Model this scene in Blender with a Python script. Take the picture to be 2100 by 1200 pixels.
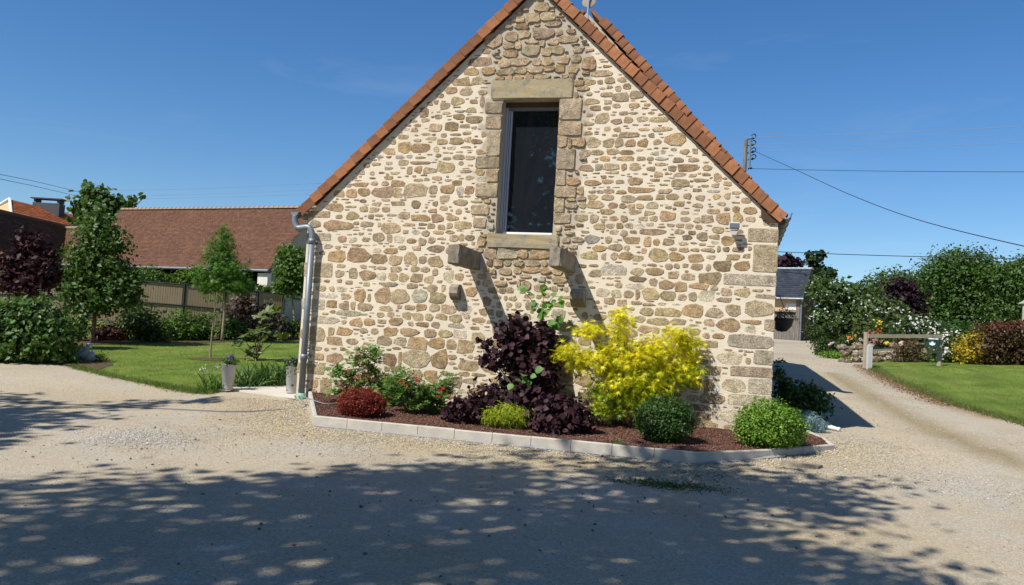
import bpy, bmesh, math, random
import numpy as np
from mathutils import Vector, Matrix
from mathutils.geometry import delaunay_2d_cdt

for o in list(bpy.data.objects):
    bpy.data.objects.remove(o, do_unlink=True)
scene = bpy.context.scene
C = scene.collection
rnd = random.Random(7)
npr = np.random.default_rng(11)

# ------------------------------------------------------------------ camera
CAM = np.array([3.114, -12.064, 1.207])
YAW, PITCH, ROLL, FPX = .264, .049, .058, 1720.0
_cy, _sy, _cp, _sp = math.cos(YAW), math.sin(YAW), math.cos(PITCH), math.sin(PITCH)
FW = np.array([-_sy*_cp, _cy*_cp, _sp])
_rt = np.array([_cy, _sy, 0.0]); _up = np.cross(_rt, FW)
RT = math.cos(ROLL)*_rt + math.sin(ROLL)*_up
UP = -math.sin(ROLL)*_rt + math.cos(ROLL)*_up
cd = bpy.data.cameras.new('camera'); cam = bpy.data.objects.new('camera', cd); C.objects.link(cam)
M = Matrix(((RT[0], UP[0], -FW[0], CAM[0]), (RT[1], UP[1], -FW[1], CAM[1]), (RT[2], UP[2], -FW[2], CAM[2]), (0, 0, 0, 1)))
cam.matrix_world = M
cd.sensor_width = 36; cd.lens = FPX/2100*36; cd.clip_start = .05; cd.clip_end = 3000
scene.camera = cam
# ------------------------------------------------------------------ light
SUN = np.array([-.49, -.70, 1.0]); SUN /= np.linalg.norm(SUN)
w = bpy.data.worlds.new('World'); scene.world = w; w.use_nodes = True
nt = w.node_tree; bg = nt.nodes['Background']
sky = nt.nodes.new('ShaderNodeTexSky'); sky.sky_type = 'NISHITA'; sky.sun_disc = False
sky.sun_elevation = math.asin(SUN[2]); sky.sun_rotation = math.atan2(SUN[0], SUN[1])
sky.altitude = 0; sky.air_density = 1.0; sky.dust_density = .2; sky.ozone_density = 5.0
hs = nt.nodes.new('ShaderNodeHueSaturation'); hs.inputs['Hue'].default_value = .503; hs.inputs['Saturation'].default_value = 1.22; hs.inputs['Value'].default_value = 1.0
nt.links.new(sky.outputs[0], hs.inputs['Color']); _tc = nt.nodes.new('ShaderNodeTexCoord'); _mp = nt.nodes.new('ShaderNodeMapping'); _mp.inputs['Rotation'].default_value = (.3, -.35, .5); _mp.inputs['Scale'].default_value = (1.6, 2.2, 9)
_nz = nt.nodes.new('ShaderNodeTexNoise'); _nz.inputs['Scale'].default_value = 1.5; _nz.inputs['Detail'].default_value = 7; _nz.inputs['Roughness'].default_value = .62; _nz.inputs['Distortion'].default_value = .6
_rp = nt.nodes.new('ShaderNodeValToRGB'); _rp.color_ramp.elements[0].position = .56; _rp.color_ramp.elements[1].position = .86; _rp.color_ramp.elements[1].color = (.15, .15, .15, 1)
_mx = nt.nodes.new('ShaderNodeMix'); _mx.data_type = 'RGBA'; _mx.inputs[7].default_value = (5.2, 5.9, 6.8, 1)      # thin high cirrus
nt.links.new(_tc.outputs['Generated'], _mp.inputs[0]); nt.links.new(_mp.outputs[0], _nz.inputs['Vector']); nt.links.new(_nz.outputs['Fac'], _rp.inputs[0]); nt.links.new(_rp.outputs[0], _mx.inputs[0]); nt.links.new(hs.outputs[0], _mx.inputs[6])
nt.links.new(_mx.outputs[2], bg.inputs[0]); bg.inputs[1].default_value = .096
sl = bpy.data.lights.new('sun', 'SUN'); sl.energy = 5.0; sl.angle = math.radians(.55); sl.color = (1, .95, .87)
so = bpy.data.objects.new('sun', sl); C.objects.link(so)
so.rotation_euler = Vector(SUN).to_track_quat('Z', 'Y').to_euler(); so.location = (-10, -20, 25)
vs = scene.view_settings; vs.view_transform = 'Standard'; vs.look = 'None'; vs.exposure = .35; vs.gamma = 1
vs.use_curve_mapping = False
scene.cycles.max_bounces = 6; scene.cycles.transparent_max_bounces = 8

# ------------------------------------------------------------------ terrain and placing
def T(x, y):
    y = np.asarray(y, float); x = np.asarray(x, float)
    s_ = np.clip((y-4)/10, 0, 1); lat = .06*np.clip(x-7, 0, 12)*s_*s_*(3-2*s_)
    return lat+np.where(y < 0, -.24*(1-np.exp(np.minimum(y, 0)/1.6)) + .016*y, .045*np.minimum(y, 70)+.01*np.maximum(y-70, 0))
def ray(px, py):
    return FW + RT*(px-1050)/FPX - UP*(py-600)/FPX
def W(px, py, d):                       # the point at depth d metres along a line of sight
    return CAM + ray(px, py)*d
def G(px, py, dz=0.0):                  # the point on the terrain
    r = ray(px, py); a, b = 1.5, 150.0
    f = lambda t: (CAM[2]+r[2]*t) - (float(T(CAM[0]+r[0]*t, CAM[1]+r[1]*t))+dz)
    t = a; prev = a
    while t < b and f(t) > 0: prev = t; t += .25
    for _ in range(30):
        m = (prev+t)/2
        if f(m) > 0: prev = m
        else: t = m
    p = CAM + r*t
    return p
def depth(p): return float((np.asarray(p)-CAM) @ FW)
def onwall(px, py, y=0.0):
    r = ray(px, py); t = (y-CAM[1])/r[1]; return CAM + r*t

# ------------------------------------------------------------------ materials
def hexc(h):
    h = h.lstrip('#'); v = [int(h[i:i+2], 16)/255 for i in (0, 2, 4)]
    return tuple((c/12.92 if c <= .04045 else ((c+.055)/1.055)**2.4) for c in v)
class N:
    def __init__(s, name):
        s.m = bpy.data.materials.new(name); s.m.use_nodes = True; s.t = s.m.node_tree
        s.b = s.t.nodes['Principled BSDF']; s.out = s.t.nodes['Material Output']
    def n(s, typ, **k):
        x = s.t.nodes.new(typ)
        for a, b in k.items(): setattr(x, a, b)
        return x
    def l(s, a, b): s.t.links.new(a, b)
    def co(s, kind='Object', scale=None):
        tc = s.n('ShaderNodeTexCoord'); o = tc.outputs[kind]
        if scale:
            mp = s.n('ShaderNodeMapping'); mp.inputs['Scale'].default_value = scale; s.l(o, mp.inputs[0]); o = mp.outputs[0]
        return o
    def noise(s, vec, scale, detail=4, rough=.55, dist=0):
        x = s.n('ShaderNodeTexNoise'); x.inputs['Scale'].default_value = scale; x.inputs['Detail'].default_value = detail
        x.inputs['Roughness'].default_value = rough; x.inputs['Distortion'].default_value = dist
        if vec is not None: s.l(vec, x.inputs['Vector'])
        return x.outputs['Fac']
    def voro(s, vec, scale, out='Distance', feature='F1'):
        x = s.n('ShaderNodeTexVoronoi', feature=feature); x.inputs['Scale'].default_value = scale
        s.l(vec, x.inputs['Vector']); return x.outputs[out]
    def ramp(s, fac, stops):
        x = s.n('ShaderNodeValToRGB'); e = x.color_ramp.elements
        while len(e) < len(stops): e.new(.5)
        for i, (p, c) in enumerate(stops):
            e[i].position = p; e[i].color = (*c, 1) if not isinstance(c, (int, float)) else (c, c, c, 1)
        s.l(fac, x.inputs[0]); return x.outputs[0]
    def mix(s, fac, a, b, mode='MIX'):
        x = s.n('ShaderNodeMix', data_type='RGBA', blend_type=mode)
        for i, v in ((0, fac), (6, a), (7, b)):
            if hasattr(v, 'default_value') or hasattr(v, 'is_linked'): s.l(v, x.inputs[i])
            else: x.inputs[i].default_value = v if i == 0 else (*v, 1)
        return x.outputs[2]
    def math(s, op, a, b=None, clamp=False):
        x = s.n('ShaderNodeMath', operation=op); x.use_clamp = clamp
        for i, v in ((0, a), (1, b)):
            if v is None: continue
            if isinstance(v, (int, float)): x.inputs[i].default_value = v
            else: s.l(v, x.inputs[i])
        return x.outputs[0]
    def bump(s, h, strength=.5, dist=.01, nrm=None):
        x = s.n('ShaderNodeBump'); x.inputs['Strength'].default_value = strength; x.inputs['Distance'].default_value = dist
        s.l(h, x.inputs['Height'])
        if nrm is not None: s.l(nrm, x.inputs['Normal'])
        return x.outputs[0]
    def fin(s, col=None, rough=.8, spec=.3, nrm=None, metal=0):
        if col is not None:
            if isinstance(col, tuple): s.b.inputs['Base Color'].default_value = (*col, 1)
            else: s.l(col, s.b.inputs['Base Color'])
        if isinstance(rough, (int, float)): s.b.inputs['Roughness'].default_value = rough
        else: s.l(rough, s.b.inputs['Roughness'])
        s.b.inputs['Specular IOR Level'].default_value = spec; s.b.inputs['Metallic'].default_value = metal
        if nrm is not None: s.l(nrm, s.b.inputs['Normal'])
        return s.m
    def attr(s):
        x = s.n('ShaderNodeAttribute'); x.attribute_name = 'Col'; return x.outputs['Color']
    def rand(s):
        return s.n('ShaderNodeObjectInfo').outputs['Random']
MAT = {}
def simple(key, col, rough=.7, spec=.3, metal=0, var=.12, scale=20, bump=0, bd=.004):
    s = N(key); v = s.co(); n1 = s.noise(v, scale, 5)
    c = s.mix(n1, tuple(x*(1-var) for x in col), tuple(min(1, x*(1+var)) for x in col))
    nr = s.bump(s.noise(v, scale*4, 4), bump, bd) if bump else None
    MAT[key] = s.fin(c, rough, spec, nr, metal); return MAT[key]
def build_materials():
    # stone: each stone's own colour with mineral grain, lichen and relief
    s = N('stone'); v = s.co(); a = s.attr()
    c = s.mix(s.ramp(s.noise(v, 9, 5, .6), [(.3, .0), (.7, 1.)]), (.58, .56, .54), (1.28, 1.26, 1.22))
    c1 = s.mix(1.0, a, c, 'MULTIPLY')
    c2 = s.mix(s.ramp(s.noise(v, 85, 4, .75), [(.38, .0), (.62, 1.)]), (.50, .48, .46), (1.45, 1.44, 1.42))
    c3 = s.mix(1.0, c1, c2, 'MULTIPLY')
    lich = s.math('MULTIPLY', s.ramp(s.noise(v, 11, 6, .7, .5), [(.53, .0), (.68, 1.)]), .6)
    c4 = s.mix(lich, c3, (.50, .435, .33))
    dk_ = s.math('MULTIPLY', s.ramp(s.noise(v, 21, 5, .7, .8), [(.60, .0), (.70, 1.)]), .5)
    c4 = s.mix(dk_, c4, (.10, .085, .065))
    h = s.math('ADD', s.noise(v, 24, 6, .7), s.math('MULTIPLY', s.noise(v, 110, 3, .7), .5))
    MAT['stone'] = s.fin(c4, .9, .2, s.bump(h, 1.0, .022))
    # lime mortar, grey in the old masonry round the loft door
    s = N('mortar'); v = s.co(); sx = s.n('ShaderNodeSeparateXYZ'); s.l(v, sx.inputs[0])
    wob = s.math('MULTIPLY', s.math('SUBTRACT', s.noise(v, 3.2, 5, .65), .5), .9)
    ax = s.math('ADD', s.math('ABSOLUTE', s.math('SUBTRACT', sx.outputs[0], .05)), wob)
    inx = s.ramp(ax, [(.74, 1.), (.86, .0)])
    zz = s.math('ADD', s.math('DIVIDE', sx.outputs[2], 7.0), s.math('MULTIPLY', wob, .2))
    inz = s.ramp(zz, [(.25, .0), (.34, 1.)])
    old = s.math('MULTIPLY', inx, inz)
    n1 = s.noise(v, 2.2, 5); n2 = s.noise(v, 160, 3, .7)
    cream = s.mix(n1, (.64, .56, .435), (.74, .66, .53)); grey = s.mix(n1, (.37, .33, .26), (.48, .43, .345))
    c = s.mix(old, cream, grey)
    stain = s.math('MULTIPLY', s.ramp(s.noise(v, .9, 6, .65, .3), [(.5, .0), (.72, 1.)]), .40)
    c = s.mix(stain, c, (.50, .43, .33))
    c = s.mix(1.0, c, s.mix(n2, (.86, .85, .84), (1.1, 1.1, 1.1)), 'MULTIPLY')
    foot = s.math('MULTIPLY', s.ramp(s.math('ADD', sx.outputs[2], s.math('MULTIPLY', wob, .5)), [(.05, 1.), (.5, .0)]), .45)
    c = s.mix(foot, c, (.40, .33, .24))
    h = s.math('ADD', s.noise(v, 30, 5, .6), s.math('MULTIPLY', n2, .4))
    MAT['mortar'] = s.fin(c, .95, .1, s.bump(h, .55, .012))
    # dressed granite of lintel, sill and corbels
    s = N('granite'); v = s.co(); n1 = s.noise(v, 6.5, 7, .68); n2 = s.noise(v, 80, 4, .8)
    c = s.ramp(n1, [(.3, (.22, .19, .14)), (.48, (.36, .305, .205)), (.6, (.38, .30, .15)), (.75, (.44, .40, .31))])
    c = s.mix(1.0, c, s.ramp(n2, [(.3, .62), (.7, 1.25)]), 'MULTIPLY')
    MAT['granite'] = s.fin(c, .9, .2, s.bump(s.math('ADD', n2, s.noise(v, 20, 5)), .5, .008))
    s = N('grey_granite'); v = s.co(); n1 = s.noise(v, 7, 6, .6); n2 = s.noise(v, 130, 2, .8)
    c = s.ramp(n1, [(.3, (.15, .128, .10)), (.5, (.26, .222, .17)), (.7, (.38, .335, .27))])
    c = s.mix(1.0, c, s.ramp(n2, [(.3, .55), (.7, 1.35)]), 'MULTIPLY')
    MAT['grey_granite'] = s.fin(c, .9, .2, s.bump(s.math('ADD', n2, s.noise(v, 20, 5)), .6, .01))
    # clay tile, one tone for each tile
    s = N('clay_tile'); v = s.co(); r = s.rand(); n1 = s.noise(v, 9, 5, .65)
    c = s.mix(r, (.19, .082, .040), (.36, .150, .066))
    c = s.mix(1.0, c, s.ramp(n1, [(.3, .7), (.7, 1.15)]), 'MULTIPLY')
    lm = s.math('MULTIPLY', s.ramp(s.noise(v, 26, 6, .7), [(.58, .0), (.7, 1.)]), .6)
    c = s.mix(lm, c, (.16, .12, .07))
    sp = s.ramp(s.voro(v, 16), [(.03, 1.), (.07, .0)]); c = s.mix(s.math('MULTIPLY', sp, .6), c, (.45, .40, .30))
    MAT['clay_tile'] = s.fin(c, .85, .25, s.bump(n1, .3, .004))
    s = N('plain_tile'); v = s.co(); n1 = s.noise(v, .7, 5, .6); n2 = s.noise(v, 8, 4)
    c = s.mix(1.0, s.attr(), s.mix(n1, (.78, .8, .82), (1.18, 1.12, 1.05)), 'MULTIPLY')
    c = s.mix(1.0, c, s.mix(n2, (.85, .85, .85), (1.12, 1.12, 1.12)), 'MULTIPLY')
    MAT['plain_tile'] = s.fin(c, .9, .2, s.bump(n2, .3, .01))
    # slate
    s = N('slate'); v = s.co(); c = s.mix(1.0, s.attr(), s.mix(s.noise(v, 5, 4), (.8, .8, .8), (1.2, 1.2, 1.2)), 'MULTIPLY')
    MAT['slate'] = s.fin(c, .85, .15)
    # zinc
    s = N('zinc'); v = s.co(); n1 = s.noise(v, 6, 5)
    MAT['zinc'] = s.fin(s.mix(n1, (.15, .175, .205), (.23, .26, .29)), s.ramp(n1, [(.3, .45), (.7, .6)]), .4, None, .45)
    # compacted gravel of the yard
    s = N('gravel'); v = s.co(); sx = s.n('ShaderNodeSeparateXYZ'); s.l(v, sx.inputs[0])
    big = s.noise(v, .35, 5, .6); mid = s.noise(v, 1.7, 5, .6); fine = s.noise(v, 70, 4, .75)
    vc = s.n('ShaderNodeTexVoronoi'); vc.inputs['Scale'].default_value = 75; s.l(v, vc.inputs['Vector'])
    c = s.ramp(big, [(.32, (.37, .312, .225)), (.5, (.42, .358, .26)), (.68, (.395, .348, .27))])
    c = s.mix(s.math('MULTIPLY', s.ramp(mid, [(.48, .0), (.70, 1.)]), .7), c, (.40, .372, .315))
    c = s.mix(s.math('MULTIPLY', s.ramp(s.noise(v, .9, 6, .7, .5), [(.55, .0), (.72, 1.)]), .45), c, (.27, .22, .15))
    sep = s.n('ShaderNodeSeparateColor'); s.l(vc.outputs['Color'], sep.inputs[0])
    c = s.mix(1.0, c, s.attr(), 'MULTIPLY')
    c = s.mix(1.0, c, s.ramp(sep.outputs[0], [(.0, .78), (.5, .97), (.85, 1.05), (1., 1.25)]), 'MULTIPLY')
    c = s.mix(1.0, c, s.ramp(fine, [(.3, .84), (.7, 1.14)]), 'MULTIPLY')
    hh = s.math('ADD', s.math('MULTIPLY', vc.outputs['Distance'], -1.2), s.math('MULTIPLY', fine, .8))
    MAT['gravel'] = s.fin(c, .95, .15, s.bump(s.math('ADD', hh, s.math('MULTIPLY', mid, 1.2)), .55, .014))
    s = N('pebble'); MAT['pebble'] = s.fin(s.attr(), .85, .25)
    # grass sheet and blades
    s = N('turf'); v = s.co(); n1 = s.noise(v, .8, 6, .6); n2 = s.noise(v, 40, 4, .8); n3 = s.noise(s.co('Object', (2.2, .35, 1)), 1.0, 3)
    c = s.ramp(n1, [(.28, (.085, .135, .02)), (.5, (.14, .20, .03)), (.72, (.21, .225, .06))])
    c = s.mix(1.0, c, s.ramp(n2, [(.25, .55), (.7, 1.3)]), 'MULTIPLY')
    c = s.mix(1.0, c, s.ramp(n3, [(.4, .85), (.6, 1.12)]), 'MULTIPLY')
    MAT['turf'] = s.fin(c, .9, .15, s.bump(n2, .9, .03))
    # concrete
    simple('concrete', (.43, .40, .345), .9, .2, 0, .30, 6, .7, .008)
    simple('path_concrete', (.52, .48, .41), .9, .2, 0, .12, 3, .4, .004)
    # mulch
    s = N('mulch'); v = s.co(); vc = s.voro(v, 60); n1 = s.noise(v, 90, 4, .7); n2 = s.noise(v, 2.5, 4)
    c = s.ramp(n1, [(.3, (.055, .026, .018)), (.7, (.15, .072, .048))])
    c = s.mix(1.0, c, s.mix(n2, (.8, .8, .8), (1.15, 1.1, 1.05)), 'MULTIPLY')
    MAT['mulch'] = s.fin(c, .95, .1, s.bump(s.math('ADD', vc, n1), .9, .03))
    # bark
    s = N('bark'); v = s.co('Object', (1, 1, .25)); n1 = s.noise(v, 30, 5, .7)
    MAT['bark'] = s.fin(s.ramp(n1, [(.3, (.055, .042, .03)), (.7, (.17, .135, .10))]), .95, .1, s.bump(n1, .8, .02))
    s = N('pale_bark'); v = s.co('Object', (1, 1, .25)); n1 = s.noise(v, 24, 5, .7)
    MAT['pale_bark'] = s.fin(s.ramp(n1, [(.3, (.17, .14, .095)), (.7, (.36, .31, .23))]), .95, .1, s.bump(n1, .5, .01))
    # leaves
    for key, tr, rough, spec in (('leaf', .38, .5, .35), ('gloss_leaf', .25, .46, .35), ('dark_leaf', .10, .55, .18), ('petal', .30, .7, .15), ('needle', .2, .7, .15)):
        s = N(key); a = s.attr(); s.fin(a, rough, spec)
        tl = s.n('ShaderNodeBsdfTranslucent'); s.l(s.mix(1.0, a, (1.25, 1.2, .55) if key in ('leaf', 'gloss_leaf') else (1.1, 1., 1.), 'MULTIPLY'), tl.inputs[0])
        ms = s.n('ShaderNodeMixShader'); ms.inputs[0].default_value = tr
        s.l(s.b.outputs[0], ms.inputs[1]); s.l(tl.outputs[0], ms.inputs[2]); s.l(ms.outputs[0], s.out.inputs[0]); MAT[key] = s.m
    # glass
    s = N('glass'); s.fin((.012, .015, .02), .02, .9); s.b.inputs['IOR'].default_value = 1.55
    v = s.co(); specks = s.ramp(s.noise(v, 55, 6, .8, .3), [(.60, .0), (.78, 1.)])  # random paler, rougher specks on the pane
    s.l(s.mix(s.math('MULTIPLY', specks, .5), (.010, .013, .018), (.16, .17, .19)), s.b.inputs['Base Color'])
    s.l(s.ramp(specks, [(.0, .02), (1., .35)]), s.b.inputs['Roughness']); MAT['glass'] = s.m
    simple('blind', (.05, .055, .065), .8, .2)
    simple('alu', (.40, .43, .50), .4, .5, 0, .05, 6)  # white-grey window frame; its bluish shade is put into the colour
    simple('white_paint', (.78, .78, .76), .5, .4, 0, .06, 9)
    simple('pale_zinc', (.40, .41, .40), .55, .35, .1, .18, 9)
    simple('lamp_grey', (.46, .46, .44), .6, .3, 0, .12, 20)
    simple('lamp_glass', (.12, .13, .14), .15, .6, 0, .2, 30)
    simple('dark_metal', (.025, .027, .028), .5, .4, .3, .2, 12)
    simple('black_plastic', (.02, .02, .02), .55, .3)
    simple('green_plastic', (.20, .42, .32), .6, .3, 0, .1, 10)
    simple('dark_green_paint', (.012, .045, .035), .4, .5)
    simple('brown_timber', (.075, .045, .03), .85, .2, 0, .3, 8, .5, .006)
    simple('membrane', (.26, .26, .26), .8, .3, 0, .25, 14, .6, .01)
    simple('hose_grey', (.20, .21, .22), .7, .3)
    simple('pvc_white', (.66, .64, .6), .5, .4)
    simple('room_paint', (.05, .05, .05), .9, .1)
    simple('render_paint', (.52, .36, .20), .9, .15, 0, .12, 3, .4, .006)
    simple('stone_wall_far', (.36, .33, .28), .9, .15, 0, .3, 2.5, .8, .05)
    simple('whitewash', (.62, .58, .52), .9, .15, 0, .15, 3, .6, .02)
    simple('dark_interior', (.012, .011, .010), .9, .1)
    simple('chimney_paint', (.085, .085, .09), .9, .2, 0, .2, 3)
    simple('hen_metal', (.21, .27, .35), .5, .4, .15, .25, 18, .4, .006)
    simple('rail_timber', (.30, .26, .185), .9, .15, 0, .3, 6, .6, .008)
    simple('bollard_paint', (.46, .46, .44), .8, .2, 0, .15, 8, .5, .006)
    simple('lead', (.20, .21, .23), .5, .4, .5, .2, 8)
    simple('soil', (.10, .065, .042), .95, .1, 0, .35, 6, .9, .03)
    simple('dry_leaves', (.25, .18, .115), .95, .1, 0, .4, 9, .9, .03)
    simple('dish', (.24, .20, .155), .7, .3, 0, .15, 6)
    simple('mast', (.45, .46, .48), .4, .5, .6, .1, 8)
    simple('ridge_clay', (.30, .21, .145), .9, .15, 0, .25, 6)
    simple('sign_white', (.75, .78, .8), .5, .3)
    simple('mowed_far', (.10, .13, .035), .9, .1, 0, .3, .2)
    # weathered timber boards
    s = N('grey_timber'); v = s.co('Object', (8, 8, .6)); n1 = s.noise(v, 3, 6, .7)
    MAT['grey_timber'] = s.fin(s.ramp(n1, [(.3, (.09, .08, .068)), (.7, (.24, .22, .19))]), .9, .15, s.bump(n1, .5, .01))
    # fence slats
    s = N('fence_slat'); v = s.co(); n1 = s.noise(v, 2, 4)
    MAT['fence_slat'] = s.fin(s.mix(n1, (.22, .165, .10), (.30, .23, .145)), .8, .2)
build_materials()

# ------------------------------------------------------------------ mesh helpers
class MB:
    def __init__(s): s.v = []; s.f = []; s.c = []
    def add(s, vs, fs, col=(1, 1, 1)):
        k = len(s.v); s.v += [tuple(map(float, q)) for q in vs]; s.f += [tuple(i+k for i in f) for f in fs]; s.c += [col]*len(vs); return s
    def box(s, c, d, rz=0, col=(1, 1, 1), ax=None):
        X, Y, Z = (np.array(q, float) for q in (ax if ax else ((math.cos(rz), math.sin(rz), 0), (-math.sin(rz), math.cos(rz), 0), (0, 0, 1))))
        c = np.array(c, float); vs = [c + X*sx*d[0]/2 + Y*sy*d[1]/2 + Z*sz*d[2]/2 for sx in (-1, 1) for sy in (-1, 1) for sz in (-1, 1)]
        return s.add(vs, [(0, 1, 3, 2), (4, 6, 7, 5), (0, 4, 5, 1), (2, 3, 7, 6), (0, 2, 6, 4), (1, 5, 7, 3)], col)
    def tube(s, path, rad, n=8, col=(1, 1, 1), cap=True):
        P = [np.array(p, float) for p in path]; m = len(P)
        if isinstance(rad, (int, float)): rad = [rad]*m
        k = len(s.v); u = None
        for i in range(m):
            t = P[min(i+1, m-1)]-P[max(i-1, 0)]; t = t/(np.linalg.norm(t)+1e-9)
            if u is None: u = np.cross(t, (0, 0, 1) if abs(t[2]) < .9 else (1, 0, 0))
            u = u - t*(u@t); u = u/(np.linalg.norm(u)+1e-9); q = np.cross(t, u)
            for j in range(n):
                a = 2*math.pi*j/n; s.v.append(tuple(P[i]+(u*math.cos(a)+q*math.sin(a))*rad[i])); s.c.append(col)
        for i in range(m-1):
            for j in range(n):
                s.f.append((k+i*n+j, k+i*n+(j+1) % n, k+(i+1)*n+(j+1) % n, k+(i+1)*n+j))
        if cap:
            s.f.append(tuple(k+j for j in range(n))[::-1]); s.f.append(tuple(k+(m-1)*n+j for j in range(n)))
        return s
    def prism(s, poly, axis, o, ex, col=(1, 1, 1)):
        # poly in two axes given by axis=(U,V) unit vectors from origin o; extruded by vector ex
        U, V = (np.array(q, float) for q in axis); o = np.array(o, float); ex = np.array(ex, float); n = len(poly)
        a = [o+U*p[0]+V*p[1] for p in poly]; b = [q+ex for q in a]
        return s.add(a+b, [tuple(range(n))[::-1], tuple(range(n, 2*n))]+[(i, (i+1) % n, n+(i+1) % n, n+i) for i in range(n)], col)
    def lathe(s, prof, c, n=20, col=(1, 1, 1)):
        k = len(s.v); m = len(prof)
        for r, z in prof:
            for j in range(n):
                a = 2*math.pi*j/n; s.v.append((c[0]+r*math.cos(a), c[1]+r*math.sin(a), c[2]+z)); s.c.append(col)
        for i in range(m-1):
            for j in range(n): s.f.append((k+i*n+j, k+i*n+(j+1) % n, k+(i+1)*n+(j+1) % n, k+(i+1)*n+j))
        return s
    def build(s, name, mat, parent=None, smooth=False, kind=None, fix=True):
        off = np.array(parent_loc(parent)); vs = [tuple(np.array(q)-off) for q in s.v] if parent is not None else s.v
        me = bpy.data.meshes.new(name); me.from_pydata(vs, [], s.f)
        ca = me.color_attributes.new('Col', 'FLOAT_COLOR', 'POINT')
        ca.data.foreach_set('color', np.c_[np.array(s.c, float).reshape(-1, 3), np.ones(len(s.c))].ravel())
        if fix:
            bm = bmesh.new(); bm.from_mesh(me); bmesh.ops.recalc_face_normals(bm, faces=bm.faces); bm.to_mesh(me); bm.free()
        if smooth: me.polygons.foreach_set('use_smooth', [True]*len(me.polygons))
        return link(name, me, mat, parent, kind)
def parent_loc(p):
    l = np.zeros(3)
    while p is not None: l = l+np.array(p.location); p = p.parent
    return l
def link(name, me, mat, parent=None, kind=None):
    if mat and not me.materials: me.materials.append(MAT[mat])
    o = bpy.data.objects.new(name, me); C.objects.link(o)
    if parent is not None: o.parent = parent
    if kind: o['kind'] = kind
    return o
def tag(o, label, cat, group=None):
    o['label'] = label; o['category'] = cat
    if group: o['group'] = group
    return o
def thing(name, label, cat, loc=(0, 0, 0), group=None):
    o = bpy.data.objects.new(name, None); C.objects.link(o); o.location = tuple(float(q) for q in loc); o.empty_display_size = .1
    return tag(o, label, cat, group)
def npmesh(name, V, F, col, mat, parent=None, kind=None, smooth=False):
    # V (n,3), F (m,k) all the same size, col (n,3)
    V = np.asarray(V, float)
    if parent is not None: V = V-parent_loc(parent)
    me = bpy.data.meshes.new(name); n, m, k = len(V), len(F), F.shape[1]
    me.vertices.add(n); me.vertices.foreach_set('co', V.ravel())
    me.loops.add(m*k); me.loops.foreach_set('vertex_index', F.ravel().astype(np.int32))
    me.polygons.add(m); me.polygons.foreach_set('loop_start', np.arange(0, m*k, k, dtype=np.int32))
    ca = me.color_attributes.new('Col', 'FLOAT_COLOR', 'POINT')
    ca.data.foreach_set('color', np.c_[np.asarray(col, float), np.ones(n)].ravel())
    if smooth: me.polygons.foreach_set('use_smooth', [True]*m)
    me.update(calc_edges=True); me.validate()
    return link(name, me, mat, parent, kind)
# ================================================================== THE SETTING
def sheet(name, poly, dz, mat, step, skirt=.0, kind='structure'):
    """a sheet over the terrain inside a 2-D outline"""
    P = np.array(poly, float); n = len(P)
    # resample the outline
    out = []
    for i in range(n):
        a, b = P[i], P[(i+1) % n]; k = max(1, int(np.linalg.norm(b-a)/step))
        out += [a+(b-a)*j/k for j in range(k)]
    out = np.array(out); m = len(out)
    lo, hi = out.min(0), out.max(0)
    gx, gy = np.meshgrid(np.arange(lo[0]+step/2, hi[0], step), np.arange(lo[1]+step/2, hi[1], step)); pts = np.c_[gx.ravel(), gy.ravel()]
    pts = pts[inside(pts, out)]
    pts = pts + npr.uniform(-.15, .15, pts.shape)*step
    vv = [Vector(q) for q in np.r_[out, pts]]
    r = delaunay_2d_cdt(vv, [], [list(range(m))], 1, 1e-5)
    V2 = np.array([tuple(q) for q in r[0]]); F = np.array([f for f in r[2] if len(f) == 3])
    V = np.c_[V2, T(V2[:, 0], V2[:, 1])+dz]
    a = V[F[:, 1]]-V[F[:, 0]]; b = V[F[:, 2]]-V[F[:, 0]]; nz = a[:, 0]*b[:, 1]-a[:, 1]*b[:, 0]
    F[nz < 0] = F[nz < 0][:, ::-1]
    if skirt:
        k = len(V); O = np.c_[out, T(out[:, 0], out[:, 1])+dz]; D = O-np.array([0, 0, skirt]); V = np.r_[V, O, D]
        i = np.arange(m); j = (i+1) % m
        F = np.r_[F, np.c_[k+i, k+m+i, k+j], np.c_[k+j, k+m+i, k+m+j]]
    o = npmesh(name, V, F, np.ones((len(V), 3)), mat, None, kind, True)
    return o, V2, F
def inside(p, poly):
    x, y = p[:, 0], p[:, 1]; r = np.zeros(len(p), bool); n = len(poly)
    for i in range(n):
        x1, y1 = poly[i]; x2, y2 = poly[(i+1) % n]
        c = (y1 > y) != (y2 > y)
        r ^= c & (x < (x2-x1)*(y-y1)/((y2-y1) if y2 != y1 else 1e-9)+x1)
    return r
# ground: one sheet to the horizon, fine near the house
xs = np.unique(np.r_[np.linspace(-900, -60, 15), np.linspace(-60, -12, 25), np.linspace(-12, 14, 105), np.linspace(14, 60, 24), np.linspace(60, 900, 15)])
ys = np.unique(np.r_[np.linspace(-200, -25, 12), np.linspace(-25, -12, 14), np.linspace(-12, 6, 120), np.linspace(6, 60, 80), np.linspace(60, 1500, 20)])
X, Y = np.meshgrid(xs, ys); Z = T(X, Y) + .012*np.sin(X*1.3+.4*Y)*np.cos(Y*.9)*(np.abs(X) < 14)*(Y < 6)*(Y > -12)
nx, ny = len(xs), len(ys); idx = np.arange(nx*ny).reshape(ny, nx)
F = np.c_[idx[:-1, :-1].ravel(), idx[:-1, 1:].ravel(), idx[1:, 1:].ravel(), idx[1:, :-1].ravel()]
def g2(px, py): p = G(px, py); return (p[0], p[1])
GC = np.ones((nx*ny, 3)); XY = np.c_[X.ravel(), Y.ravel()]
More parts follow.
